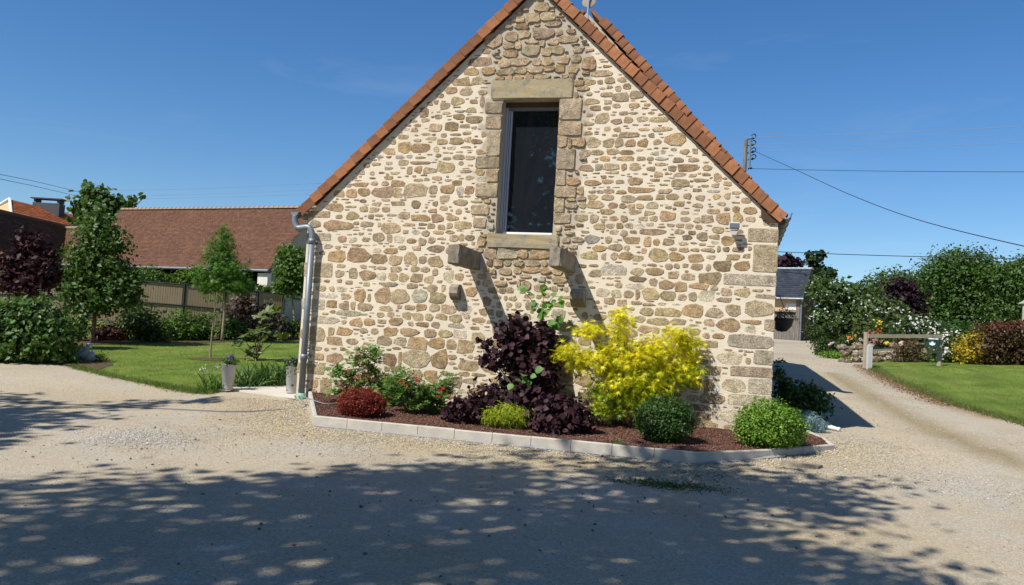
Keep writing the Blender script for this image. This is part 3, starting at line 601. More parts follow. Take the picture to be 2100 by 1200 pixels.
# half-round gutters along both eaves
def gutter(cx, cz, y0, y1, parent, r=.075):
    mb = MB(); n = 10; k = 0; ys_ = [y0, y1]; V = []; Fc = []
    for yy in ys_:
        for rr in (r, r-.006):
            for i in range(n+1):
                a = math.pi+math.pi*i/n; V.append((cx+rr*math.cos(a), yy, cz+rr*math.sin(a)))
    m_ = n+1
    for i in range(n):
        Fc += [(i, i+1, 2*m_+i+1, 2*m_+i), (m_+i, 3*m_+i, 3*m_+i+1, m_+i+1), (i, m_+i, m_+i+1, i+1), (2*m_+i, 2*m_+i+1, 3*m_+i+1, 3*m_+i)]
    Fc += [(0, 2*m_, 3*m_, m_), (n, m_+n, 3*m_+n, 2*m_+n)]
    mb.add(V, Fc); mb.tube([(cx+r, y0, cz+.003), (cx+r, y1, cz+.003)], .009, 6)
    g = mb.build('gutter', 'zinc', parent)
    for yy in np.arange(y0+.35, y1, .6):
        b = MB(); b.tube([(cx+(r+.006)*math.cos(a), yy, cz+(r+.006)*math.sin(a)) for a in np.linspace(math.pi, 2*math.pi, 9)], .006, 5); b.build('bracket', 'zinc', g)
    return g
gl = onwall(608, 440, -.08); gr_ = onwall(1610, 440, -.06)
gL = gutter(gl[0], gl[2]+.03, -.14, 5.1, house, .068)
MB().prism([(-.068, 0), (.068, 0), (.05, -.045), (0, -.066), (-.05, -.045)], (UX, UZ), (gl[0], -.146, gl[2]+.03), (0, .006, 0)).build('end_cap', 'zinc', gL)
gR = gutter(gr_[0]+.01, gr_[2]+.01, -.10, 5.1, house, .08)
# downpipe
dp0 = onwall(640, 492, -.11); zb = float(T(0, -.11))
pth = [(gl[0], -.11, gl[2]-.02), (gl[0], -.11, gl[2]-.10), (gl[0]+.02, -.11, gl[2]-.17), (gl[0]+.07, -.11, gl[2]-.22), (dp0[0]-.09, -.11, dp0[2]+.20), (dp0[0]-.03, -.11, dp0[2]+.15), (dp0[0], -.11, dp0[2]+.07), (dp0[0], -.11, dp0[2])]
pipe = MB().tube([(dp0[0], -.11, dp0[2]-.02), (dp0[0], -.11, zb+.1)], .05, 16).build('downpipe', 'zinc', house, True)
# rounded swan neck
def smooth_path(p, n=6):
    p = [np.array(q, float) for q in p]; o = []
    for i in range(len(p)-1):
        a, b, c, d = p[max(i-1, 0)], p[i], p[i+1], p[min(i+2, len(p)-1)]
        for j in range(n):
            t = j/n; o.append(.5*((2*b)+(-a+c)*t+(2*a-5*b+4*c-d)*t*t+(-a+3*b-3*c+d)*t**3))
    return o+[p[-1]]
MB().tube(smooth_path(pth), .049, 16).build('swan_neck', 'zinc', pipe, True)
MB().tube([(dp0[0], -.11, dp0[2]+.02), (dp0[0], -.11, dp0[2]-.07)], .055, 16).build('socket', 'zinc', pipe, True)
for zz in (dp0[2]-.03, onwall(621, 733, -.11)[2]):
    MB().tube([(dp0[0], -.11, zz), (dp0[0], -.11, zz+.018)], .060, 16).box((dp0[0]+.075, -.10, zz+.009), (.03, .02, .02)).box((dp0[0], -.04, zz+.009), (.015, .08, .015)).build('clamp', 'zinc', pipe)
MB().tube([(dp0[0], -.11, onwall(621, 738, -.11)[2]), (dp0[0], -.11, onwall(621, 726, -.11)[2])], .055, 16).build('socket', 'zinc', pipe, True)
MB().tube([(dp0[0], -.11, zb-.08), (dp0[0], -.11, zb+.105)], .060, 16).build('base_collar', 'green_plastic', pipe, True)
# floodlight
fp = onwall(1506, 464, -.09)
fl = thing('floodlight', 'small white floodlight on the wall under the right eave', 'floodlight', (fp[0], 0, fp[2]))
bm = bmesh.new(); bmesh.ops.create_cube(bm, size=1)
for v in bm.verts:
    k = .8 if v.co.y > 0 else 1
    v.co = Vector((v.co.x*.15*k, v.co.y*.07, v.co.z*.10*k))
bmesh.ops.rotate(bm, verts=bm.verts, cent=(0, 0, 0), matrix=Matrix.Rotation(-.18, 3, 'X'))
bmesh.ops.translate(bm, verts=bm.verts, vec=(0, -.13, 0)); bmesh.ops.bevel(bm, geom=bm.edges[:], offset=.008, segments=2, affect='EDGES')
me = bpy.data.meshes.new('housing'); bm.to_mesh(me); bm.free(); hs = link('housing', me, 'lamp_grey', fl)
MB().box((fp[0], -.172, fp[2]-.001), (.122, .006, .064), ax=((1, 0, 0), (0, math.cos(.18), -math.sin(.18)), (0, math.sin(.18), math.cos(.18)))).build('glass', 'lamp_glass', fl)
MB().prism([(-.055, 0), (.055, 0), (.03, -.07), (-.03, -.07)], (UX, UZ), (fp[0], -.15, fp[2]-.058), (0, .05, 0)).build('sensor_hood', 'lamp_grey', fl)
MB().box((fp[0], -.05, fp[2]-.075), (.03, .1, .03)).box((fp[0], -.015, fp[2]-.075), (.06, .025, .08)).build('bracket', 'lamp_grey', fl)

# ================================================================== THE TALLER HOUSE BEHIND
RY, RX0, RZA, RS, RRUN = 5.2, -.26, 8.12, 1.10, 3.70
rear = thing('rear_house', 'taller house joined behind with its own tiled verge and pale gable', 'house', (RX0, RY, 0))
m = MB(); ez = RZA-RS*RRUN
m.prism([(-RRUN, -.3), (RRUN, -.3), (RRUN, ez), (0, RZA), (-RRUN, ez)], (UX, UZ), (RX0, RY, 0), (0, 9.0, 0))
rw = m.build('wall', 'mortar', rear)
rubble((RX0-RRUN, RY, 0), (1, 0, 0), (0, -1, 0), 2*RRUN, 3.2, RZA, lambda x: RZA-RS*abs(x-RRUN), 0, rw)
rr = MB(); t2 = math.atan(RS)
for sgn in (-1, 1):
    u = np.array([sgn*math.cos(t2), 0, -math.sin(t2)]); nn = np.array([sgn*math.sin(t2), 0, math.cos(t2)]); a = np.array([RX0, RY, RZA]); Lr = (RRUN+.12)/math.cos(t2)
    rr.add([a+nn*.08+(0, .05, 0), a+u*Lr+nn*.08+(0, .05, 0), a+u*Lr+nn*.15+(0, .05, 0), a+nn*.15+(0, .05, 0), a+nn*.08+(0, 9.1, 0), a+u*Lr+nn*.08+(0, 9.1, 0), a+u*Lr+nn*.15+(0, 9.1, 0), a+nn*.15+(0, 9.1, 0)],
           [(0, 1, 2, 3), (4, 7, 6, 5), (0, 4, 5, 1), (3, 2, 6, 7), (1, 5, 6, 2)])
rr = rr.build('roof', 'clay_tile', rear)
verge(RX0, RZA, RRUN+.1, RS, RY, rr)
gutter(RX0+RRUN+.12, ez-.02, RY-.05, RY+8.9, rear, .075)
# lead flashing at the lower end of the rear verge
fpx = W(1524, 350, 17.3); MB().prism([(-.05, -.12), (.09, -.14), (.03, .05), (-.06, .1)], (UX, UZ), (fpx[0], fpx[1], fpx[2]), (0, .1, 0)).build('flashing', 'lead', rear)
# satellite dish
dpz = W(1207, 3, 16.2)
dish = thing('satellite_dish', 'beige satellite dish on a thin mast at the rear ridge', 'dish', (dpz[0], dpz[1], dpz[2]-1.3))
MB().tube([(dpz[0], dpz[1], dpz[2]-1.6), (dpz[0], dpz[1], dpz[2]+.35)], .017, 8).build('mast', 'mast', dish)
bm = bmesh.new(); bmesh.ops.create_uvsphere(bm, u_segments=20, v_segments=14, radius=.14)
for v in bm.verts: v.co = Vector((v.co.x, v.co.y*.18+.05, v.co.z))
bmesh.ops.rotate(bm, verts=bm.verts, cent=(0, 0, 0), matrix=Matrix.Rotation(-.3, 3, 'X')); bmesh.ops.translate(bm, verts=bm.verts, vec=(0.0, 0.02, 1.33))
me = bpy.data.meshes.new('reflector'); bm.to_mesh(me); bm.free(); link('reflector', me, 'dish', dish)
# ================================================================== LEAVES AND PLANTS
TPL = {}
def tpl(key, V, F): TPL[key] = (np.array(V, float), np.array(F, int))
tpl('ovate', [(0, 0, 0), (-.30, .38, .07), (.30, .38, .07), (0, 1, -.10), (0, .45, -.02)], [(0, 4, 1), (0, 2, 4), (1, 4, 3), (4, 2, 3)])
tpl('round', [(0, 0, 0), (-.42, .22, .05), (-.46, .6, .07), (0, 1, -.12), (.46, .6, .07), (.42, .22, .05), (0, .5, -.02)], [(0, 6, 1), (1, 6, 2), (2, 6, 3), (3, 6, 4), (4, 6, 5), (5, 6, 0)])
tpl('lance', [(0, 0, 0), (-.13, .45, .05), (.13, .45, .05), (0, 1, -.15)], [(0, 2, 1), (1, 2, 3)])
tpl('strip', [(-.06, 0, 0), (.06, 0, 0), (0, 1, -.1)], [(0, 1, 2)])
tpl('clump', [(0, 0, 0), (-.5, .35, .12), (.45, .45, .08), (.1, 1, -.1), (-.35, .85, .0)], [(0, 2, 1), (1, 2, 4), (4, 2, 3)])
_pv = [(0, .18, 0)]; _pf = []
for k, (a, r) in enumerate(((-2.3, .45), (-1.75, .14), (-1.25, .85), (-.9, .18), (-.6, 1.), (-.3, .2), (0, 1.1), (.3, .2), (.6, 1.), (.9, .18), (1.25, .85), (1.75, .14), (2.3, .45))):
    _pv.append((math.sin(a)*r*.72, .18+math.cos(a)*r*.82, -.12*r*r))
_pf = [(0, i+1, i) for i in range(1, 13)]
tpl('palm', _pv, _pf)
tpl('blade', [(-.03, 0, 0), (.03, 0, 0), (-.032, .4, .03), (.032, .4, .03), (-.02, .75, -.03), (.02, .75, -.03), (0, 1, -.16)], [(0, 1, 3), (0, 3, 2), (2, 3, 5), (2, 5, 4), (4, 5, 6)])
tpl('flower', [(0, 0, 0)]+[(math.cos(a)*r, math.sin(a)*r, .12*r) for a, r in ((i*math.pi/5, 1. if i % 2 == 0 else .55) for i in range(10))], [(0, i+1, (i+1) % 10+1) for i in range(10)])
def norm(a): return a/(np.linalg.norm(a, axis=-1, keepdims=True)+1e-9)
def scatter(name, pos, nrm, size, t, c1, c2, mat, parent, var=.25, axis=None, clump=None, kind='stuff'):
    """leaves as one mesh: template t at every position"""
    n = len(pos); tv, tf = TPL[t]; nrm = norm(np.asarray(nrm))
    if axis is None: axis = npr.normal(size=(n, 3))+np.array([0, 0, -.25])
    Yv = norm(axis-nrm*np.sum(axis*nrm, 1, keepdims=True)); Xv = np.cross(Yv, nrm)
    sz = np.broadcast_to(np.asarray(size, float), (n,))[:, None, None]
    V = pos[:, None, :]+sz*(tv[None, :, 0:1]*Xv[:, None, :]+tv[None, :, 1:2]*Yv[:, None, :]+tv[None, :, 2:3]*nrm[:, None, :])
    F = (np.arange(n)*len(tv))[:, None, None]+tf[None]
    f = npr.random((n, 1)); col = np.array(c1)*(1-f)+np.array(c2)*f
    col = col*(1+npr.uniform(-var, var, (n, 1)))
    if clump is not None: col = col*clump[:, None]
    col = np.repeat(col, len(tv), 0)
    return npmesh(name, V.reshape(-1, 3), F.reshape(-1, 3), np.clip(col, 0, 1), mat, parent, kind)
def crown(blobs, n, spread, per=14, shell=.62, up=.45, keep=None):
    """leaf positions in clumps through the volume of some ellipsoids"""
    B = np.array([b[:6] for b in blobs], float); vol = (B[:, 3]*B[:, 4]*B[:, 5])**(.75); k = max(3, n//per)
    which = npr.choice(len(B), k, p=vol/vol.sum()); d = norm(npr.normal(size=(k, 3)))
    r = shell+(1.04-shell)*npr.random((k, 1))**.6
    r = np.where(npr.random((k, 1)) < .22, npr.random((k, 1))*shell, r)
    cc = B[which, :3]+d*r*B[which, 3:6]
    i = np.repeat(np.arange(k), per); sp = spread*np.minimum(1, (B[which, 3:6].mean(1)/(3*spread)))[i][:, None]
    pos = cc[i]+npr.normal(size=(k*per, 3))*sp*np.array([1, 1, .7])
    nr = d[i]*.7+np.array([0, 0, up])+npr.normal(size=(k*per, 3))*.55
    cl = np.repeat(npr.uniform(.82, 1.18, k), per)
    if keep is not None:
        q = keep(pos); pos, nr, cl = pos[q], nr[q], cl[q]
    return pos, nr, cl
def outside_house(p):
    a = (np.abs(p[:, 0]) < 3.66) & (p[:, 1] > -.05) & (p[:, 1] < 5.3)
    b = (np.abs(p[:, 0]-RX0) < RRUN+.05) & (p[:, 1] > RY-.05) & (p[:, 1] < 14.5)
    return ~(a | b)
def pxblobs(bl, d, dp=.85):
    """ellipsoids from their place in view, all round a depth d"""
    out = []
    for b in bl:
        dd = d+(b[4] if len(b) > 4 else 0.0); c = W(b[0], b[1], dd); k = dd/FPX
        out.append((c[0], c[1], c[2], b[2]*k, max(b[2]*dp, b[3]*.6)*k, b[3]*k))
    return out
def stems(base, targets, r0, mat, parent, name='stem', bend=.12, n=5):
    mb = MB(); base = np.array(base)
    for t in targets:
        t = np.array(t); L = np.linalg.norm(t-base); pts = []
        for i in range(n+1):
            f = i/n; q = base+(t-base)*f; q[:2] += (math.sin(f*math.pi))*bend*L*np.array([rnd.uniform(-.5, .5), rnd.uniform(-.5, .5)])*.5
            q[2] += math.sin(f*math.pi)*bend*L*.4; pts.append(q)
        mb.tube(pts, [r0*(1-.75*i/n) for i in range(n+1)], 6)
    return mb.build(name, mat, parent, True)
def shrub(name, label, cat, base, blobs, n, leaf, size, c1, c2, mat='leaf', group=None, spread=.06, per=12, stem=True, shell=.6, var=.25, part='foliage', r0=.012, up=.45, szvar=.3, smat='bark', keep=outside_house):
    th = thing(name, label, cat, base, group)
    pos, nr, cl = crown(blobs, n, spread, per, shell, up, keep)
    scatter(part, pos, nr, size*npr.uniform(1-szvar, 1+szvar, len(pos)), leaf, c1, c2, mat, th, var, clump=cl)
    if stem:
        tg = [np.array(b[:3]) for b in blobs]
        stems(np.array(base)-(0, 0, .03), tg*(2 if len(tg) < 4 else 1), r0, smat, th)
    return th
def tree(name, label, base, trunk_top, blobs, n, leaf, size, c1, c2, mat='leaf', group=None, spread=.12, per=14, r0=.05, smat='bark', shell=.6, limbs=True, up=.4, var=.25, cat='tree', keep=None):
    th = thing(name, label, cat, base, group); base = np.array(base); tt = np.array(trunk_top)
    pts = [base-(0, 0, .1)+(tt-base+(0, 0, .1))*f+np.array([math.sin(f*5)*.25*r0*4, math.cos(f*4)*.2*r0*4, 0])*min(1, f*3) for f in np.linspace(0, 1, 8)]
    tr = MB().tube(pts, [r0*(1.25 if i == 0 else 1-.07*i) for i in range(8)], 10).build('trunk', smat, th, True)
    if limbs: stems(pts[5], [np.array(b[:3]) for b in blobs], r0*.5, smat, th, 'limb')
    pos, nr, cl = crown(blobs, n, spread, per, shell, up, keep)
    scatter('crown', pos, nr, size*npr.uniform(.7, 1.3, len(pos)), leaf, c1, c2, mat, th, var, clump=cl)
    return th
# ------------------------------------------------------------------ kerbed bed in front of the gable
K0 = G(627, 820); K1 = G(641, 873); K2 = G(1430, 952); K3 = G(1712, 921); K4 = np.array([K3[0]-.28, K3[1]+1.35, 0])
kerb = [np.array(k[:2]) for k in ((K0[0], -.03), K1, K2, K3, K4)]
khs = [.12, .135, .135, .06, .03]
edge = thing('bed_edging', 'low pale concrete block edging round the flower bed', 'edging', (*kerb[1], float(T(0, kerb[1][1]))))
for i in range(4):
    a, b = kerb[i], kerb[i+1]; L = np.linalg.norm(b-a); n = max(1, int(round(L/(.53 if i < 3 else .5)))) if i != 0 else 1
    u = (b-a)/L; q = np.array([-u[1], u[0]])
    if i == 3: q = q
    for j in range(n):
        s0, s1 = L*j/n+(.004 if j else -.02 if i == 0 else .0), L*(j+1)/n-.003
        p0, p1 = a+u*s0, a+u*s1
        h0, h1 = khs[i]+(khs[i+1]-khs[i])*j/n, khs[i]+(khs[i+1]-khs[i])*(j+1)/n
        zt0, zt1 = float(T(0, p0[1]))+h0, float(T(0, p1[1]))+h1; dz = rnd.uniform(-.004, .004)
        t = .06; ch = .012; V = []
        for p, zt in ((p0, zt0+dz), (p1, zt1+dz)):
            zb_ = zt-.28
            for o_, z_ in ((0, zb_), (0, zt-ch), (ch, zt), (t-ch, zt), (t, zt-ch), (t, zb_)):
                V.append((p[0]+q[0]*o_, p[1]+q[1]*o_, z_))
        MB().add(V, [(0, 1, 2, 3, 4, 5)[::-1], (6, 7, 8, 9, 10, 11)]+[(k, (k+1) % 6, 6+(k+1) % 6, 6+k) for k in range(6)]).build('kerb_block', 'concrete', edge)
# mulch surface
bedpoly = [kerb[0]+(.03, 0), kerb[1]+(.03, .035), kerb[2]+(0, .035), kerb[3]+(-.04, .04), kerb[4]+(-.05, 0), np.array([3.62, kerb[4][1]]), np.array([3.62, -.0]), np.array([-3.4, -.0])]
def bedz(x, y):
    """top of the mulch: just under the kerb, swelling toward the wall"""
    p = np.c_[np.atleast_1d(x), np.atleast_1d(y)]; dmin = np.full(len(p), 9.)
    hh = np.zeros(len(p))
    for i in range(4):
        a, b = kerb[i], kerb[i+1]; u = b-a; L2 = u@u; f = np.clip(((p-a)@u)/L2, 0, 1); d = np.linalg.norm(p-(a+f[:, None]*u), axis=1)
        k = d < dmin; dmin[k] = d[k]; hh[k] = (khs[i]+(khs[i+1]-khs[i])*f)[k]
    kz = T(0, p[:, 1])+hh*np.exp(-dmin/1.2)-.025+.05*(1-np.exp(-dmin/.35))
    return kz+.012*np.sin(p[:, 0]*5)*np.cos(p[:, 1]*4)
o, BV, BF = sheet('mulch_bed', bedpoly, 0, 'mulch', .09)
me = o.data; co = np.empty(len(me.vertices)*3); me.vertices.foreach_get('co', co); co = co.reshape(-1, 3); co[:, 2] = bedz(co[:, 0], co[:, 1]); me.vertices.foreach_set('co', co.ravel()); me.update()
OCT = (np.array([(1, 0, 0), (-1, 0, 0), (0, 1, 0), (0, -1, 0), (0, 0, 1), (0, 0, -1)], float), np.array([(0, 2, 4), (2, 1, 4), (1, 3, 4), (3, 0, 4), (2, 0, 5), (1, 2, 5), (3, 1, 5), (0, 3, 5)]))
def grains(name, P, size, cols, mat, flat=.65, kind='stuff', label=None, cat=None):
    n = len(P); V0 = OCT[0][None]*npr.uniform(.6, 1.25, (n, 6, 1)); a = npr.uniform(0, 6.28, n); c, s_ = np.cos(a), np.sin(a)
    x = V0[..., 0]*1.25; y = V0[..., 1]*.9; V = np.stack([x*c[:, None]-y*s_[:, None], x*s_[:, None]+y*c[:, None], V0[..., 2]*flat], -1)
    V = V*np.asarray(size).reshape(-1, 1, 1)+P[:, None]; F = (np.arange(n)*6)[:, None, None]+OCT[1][None]
    cc = np.array(cols)[npr.integers(0, len(cols), n)]*npr.uniform(.75, 1.25, (n, 1))
    o = npmesh(name, V.reshape(-1, 3), F.reshape(-1, 3), np.repeat(np.clip(cc, 0, .9), 6, 0), mat, None, kind)
    if label: tag(o, label, cat)
    return o
bp = np.array([tuple(q) for q in bedpoly]); lo, hi = bp.min(0), bp.max(0)
P = npr.uniform(lo, hi, (40000, 2)); P = P[inside(P, bp)]
P3 = np.c_[P, bedz(P[:, 0], P[:, 1])+.003]
grains('mulch_granules', P3, npr.uniform(.006, .015, len(P3)), [(.16, .075, .05), (.12, .055, .04), (.20, .10, .07), (.09, .045, .035), (.15, .085, .065)], 'pebble', label='reddish brown mulch granules covering the flower bed', cat='mulch')
# loose gravel: thick along the kerb, sparse over the packed yard
def yard_points(n, x0, x1, y0, y1): return npr.uniform((x0, y0), (x1, y1), (n, 2))
P = yard_points(230000, -7.5, 7.0, -8.5, 2.6)
dk = np.full(len(P), 99.)
for i in range(3):
    a, b = kerb[i], kerb[i+1]; u = b-a; f = np.clip(((P-a)@u)/(u@u), 0, 1); dk = np.minimum(dk, np.linalg.norm(P-(a+f[:, None]*u), axis=1))
heap = [g2(270, 900), g2(690, 925), g2(1990, 1000), g2(560, 830), g2(1760, 925), g2(150, 765)]
dens = 1.25*np.exp(-(dk/.95)**2)+.03
for h, (sx_, sy_) in zip(heap, ((.55, .5), (.8, .5), (1.0, .6), (1.0, .8), (.5, .7), (1.4, .5))):
    dens += .4*np.exp(-((P[:, 0]-h[0])/sx_)**2-((P[:, 1]-h[1])/sy_)**2)
nzv = .5+.5*np.sin(P[:, 0]*2.1+np.sin(P[:, 1]*1.7)*2)*np.sin(P[:, 1]*2.6+P[:, 0])
dens *= .45+.9*nzv
keepm = (npr.random(len(P)) < dens) & ~inside(P, bp) & ~inside(P, np.array(LAWN_L)) & ~((np.abs(P[:, 0]) < 3.6) & (P[:, 1] > 0)) & ~((P[:, 0] > -5.3) & (P[:, 0] < -3.6) & (P[:, 1] > -.3))
P = P[keepm]; dk = dk[keepm]
P3 = np.c_[P, T(0, P[:, 1])+.002+.012*np.sin(P[:, 0]*1.3+.4*P[:, 1])*np.cos(P[:, 1]*.9)]
grains('loose_gravel', P3, npr.uniform(.0045, .010, len(P3))*(1+.75*np.exp(-(dk/.8)**2)), [(.40, .32, .20), (.46, .39, .27), (.33, .28, .21), (.30, .29, .27), (.52, .47, .38), (.38, .29, .16), (.24, .21, .17)], 'pebble', label='loose pale gravel scattered over the yard and along the edging', cat='gravel')
P = yard_points(420, -6, 6.5, -8, -1.2); P = P[~inside(P, bp)]
grains('dark_pebbles', np.c_[P, T(0, P[:, 1])+.006], npr.uniform(.008, .02, len(P)), [(.13, .115, .09), (.2, .17, .13), (.45, .42, .36), (.10, .09, .08)], 'pebble', label='scattered larger dark and pale pebbles over the yard', cat='pebbles')
hp_ = [(np.array(g2(270, 898)), (.48, .34), 2000), (np.array(g2(1985, 1000)), (.7, .5), 800)]
P = np.concatenate([c_+npr.normal(size=(k_, 2))*s_ for c_, s_, k_ in hp_])
grains('pale_chippings', np.c_[P, T(0, P[:, 1])+.006], npr.uniform(.006, .012, len(P)), [(.50, .475, .43), (.44, .415, .37), (.56, .53, .48), (.38, .36, .32)], 'pebble', label='pale grey chippings spread in patches on the yard', cat='chippings')
P = yard_points(9000, 3.4, 11, -1.5, 22); r_ = ~inside(P, np.array(LAWN_R)) & ~inside(P, bp) & (P[:, 0] > 3.8)
P = P[r_]; grains('drive_gravel', np.c_[P, T(0, P[:, 1])+.004], npr.uniform(.006, .016, len(P)), [(.42, .37, .28), (.34, .30, .24), (.48, .44, .37)], 'pebble', label='small loose stones on the drive beside the house', cat='gravel')
# grass blades
def blades(name, V2, F, n, h, label, c1, c2, ymax=26):
    A = V2[F[F.max(1) < len(V2)]]; ar = np.abs((A[:, 1, 0]-A[:, 0, 0])*(A[:, 2, 1]-A[:, 0, 1])-(A[:, 1, 1]-A[:, 0, 1])*(A[:, 2, 0]-A[:, 0, 0]))
    cen = A.mean(1); wgt = ar*(cen[:, 1] < ymax)/(1+(np.hypot(cen[:, 0]-CAM[0], cen[:, 1]-CAM[1])/14)**2); t = npr.choice(len(A), n, p=wgt/wgt.sum())
    u = npr.random((n, 2)); f = u.sum(1) > 1; u[f] = 1-u[f]
    p = A[t, 0]+(A[t, 1]-A[t, 0])*u[:, :1]+(A[t, 2]-A[t, 0])*u[:, 1:]
    pos = np.c_[p, T(p[:, 0], p[:, 1])+.018]
    axis = npr.normal(size=(n, 3))*.45+np.array([0, 0, 1.]); nr = np.c_[npr.normal(size=(n, 2)), np.full(n, .15)]
    o = scatter(name, pos, nr, h*npr.uniform(.5, 1.3, n), 'strip', c1, c2, 'leaf', None, .3, axis=axis)
    return tag(o, label, 'grass')
def ragged(name, path, n, h, w_, label, c1, c2):
    """tufts straggling over the edge of a lawn"""
    P = np.array(path); f = npr.random(n)*(len(P)-1); i = f.astype(int); p = P[i]+(P[i+1]-P[i])*(f-i)[:, None]+npr.normal(size=(n, 2))*w_
    pos = np.c_[p, T(p[:, 0], p[:, 1])+.004]; ax = npr.normal(size=(n, 3))*.6+np.array([0, 0, 1.]); nr = np.c_[npr.normal(size=(n, 2)), np.full(n, .2)]
    return tag(scatter(name, pos, nr, h*npr.uniform(.4, 1.3, n), 'strip', c1, c2, 'leaf', None, .35, axis=ax), label, 'grass')
ragged('edge_grass', LAWN_L[:9], 9000, .07, .07, 'ragged longer grass along the gravel edge of the left lawn', (.10, .16, .03), (.17, .22, .05))
ragged('edge_grass', LAWN_R[:8], 12000, .08, .10, 'ragged longer grass along the drive edge of the right lawn', (.10, .15, .03), (.18, .20, .06))
n_ = 5000; lp_ = np.array([g2(*q) for q in ((1768, 748), (1800, 768), (1850, 791), (1905, 812), (1960, 834))]); f_ = npr.random(n_)*4; i_ = f_.astype(int); p_ = lp_[i_]+(lp_[i_+1]-lp_[i_])*(f_-i_)[:, None]+npr.normal(size=(n_, 2))*.2
tag(scatter('leaf_litter', np.c_[p_, T(p_[:, 0], p_[:, 1])+.012], npr.normal(size=(n_, 3))*.4+np.array([0, 0, 1.]), .05*npr.uniform(.4, 1.2, n_), 'ovate', (.16, .09, .045), (.30, .21, .12), 'petal', None, .3), 'brown dead leaves and clippings along the drive edge', 'leaf litter')
blades('grass_blades', LV, LF, 90000, .045, 'short mown grass of the lawn left of the house', (.13, .195, .024), (.19, .26, .045))
blades('grass_blades', RV, RF, 90000, .05, 'short mown grass of the lawn right of the drive', (.12, .175, .024), (.18, .235, .045), 24)
# ------------------------------------------------------------------ plants of the bed
def bed(px, py):
    """point of the mulch on a line of sight"""
    r = ray(px, py); t = 5.0
    while t < 14:
        p = CAM+r*t
        if p[2] < float(bedz(p[0], p[1])[0]): break
        t += .01
    return CAM+r*t
def rosettes(pos, k, size, t, c1, c2, mat, th, name, tilt=.5):
    n = len(pos); a = npr.uniform(0, 6.28, (n, k))+np.arange(k)*6.28/k
    up = norm(npr.normal(size=(n, 3))*.35+np.array([-.1, -.25, .8])); e1 = norm(np.cross(up, np.array([0.3, 1, .1]))); e2 = np.cross(up, e1)
    ax = (np.cos(a)[..., None]*e1[:, None]+np.sin(a)[..., None]*e2[:, None])*1.0+up[:, None]*npr.uniform(.1, .8, (n, k, 1))*tilt
    nr = up[:, None]*1.0-ax*.3
    return scatter(name, np.repeat(pos, k, 0), nr.reshape(-1, 3), size*npr.uniform(.7, 1.2, n*k), t, c1, c2, mat, th, .25, axis=ax.reshape(-1, 3))
# pieris with salmon young growth
b = bed(740, 828); d = depth(b)
th = thing('pieris_shrub', 'loose evergreen shrub with salmon pink tassels beside the downpipe', 'shrub', b)
bl = pxblobs([(748, 735, 36, 26), (690, 765, 26, 18), (720, 772, 40, 26), (770, 785, 34, 30), (690, 803, 28, 14), (735, 805, 40, 25), (795, 800, 28, 30)], d, .7)
pos, nr, cl = crown(bl, 520, .04, 2, .5, .6, outside_house)
rosettes(pos, 10, .082, 'lance', (.05, .12, .018), (.15, .26, .04), 'gloss_leaf', th, 'foliage')
stems(b, [x[:3] for x in bl], .01, 'bark', th)
bl2 = pxblobs([(745, 735, 16, 12), (735, 770, 14, 10), (755, 765, 14, 12), (707, 795, 16, 14), (722, 790, 16, 12), (748, 795, 16, 12), (712, 760, 10, 8)], d-.12, .7)
pos, nr, cl = crown(bl2, 420, .03, 6, .4, .2, outside_house)
scatter('young_leaves', pos, nr, .05*npr.uniform(.6, 1.2, len(pos)), 'lance', (.52, .20, .12), (.62, .36, .24), 'petal', th, .2, axis=npr.normal(size=(len(pos), 3))*.5+np.array([0, 0, -1.]))
# red barberry
b = bed(742, 853); d = depth(b)
shrub('barberry_shrub', 'rounded brick red dwarf barberry beside the left end of the edging', 'shrub', b, pxblobs([(741, 826, 44, 28), (725, 832, 30, 22), (762, 832, 28, 22)], d), 11000, 'ovate', .028, (.15, .018, .012), (.25, .042, .02), 'leaf', spread=.03, shell=.8, per=8, stem=False)
# two red-flowered azaleas
for nm, px, bls, fls, lab in (('azalea_shrub', 838, [(830, 790, 36, 32), (850, 815, 36, 26), (810, 805, 20, 22)], [(822, 784), (829, 790), (858, 779), (852, 775)], 'bushy green azalea with red flowers right of the barberry'),
                              ('azalea_shrub', 898, [(890, 812, 34, 28), (915, 790, 20, 24), (880, 825, 28, 20)], [(905, 801), (896, 812), (908, 796)], 'smaller open azalea with a few red flowers against the bare stone')):
    b = bed(px, 846); d = depth(b); th = thing(nm, lab, 'shrub', b, 'azaleas in the bed'); bl = pxblobs(bls, d, .8)
    pos, nr, cl = crown(bl, 560, .05, 2, .55, .6, outside_house)
    rosettes(pos, 8, .06, 'lance', (.05, .125, .016), (.15, .27, .035), 'leaf', th, 'foliage'); stems(b, [x[:3] for x in bl]*2, .008, 'bark', th)
    fp_ = np.concatenate([W(*q, d-.28)+npr.normal(size=(4, 3))*.016 for q in fls])
    scatter('blossom', fp_, npr.normal(size=(len(fp_), 3))*.5+np.array([0, -1, .4]), .019, 'flower', (.40, .015, .03), (.55, .04, .06), 'petal', th, .15)
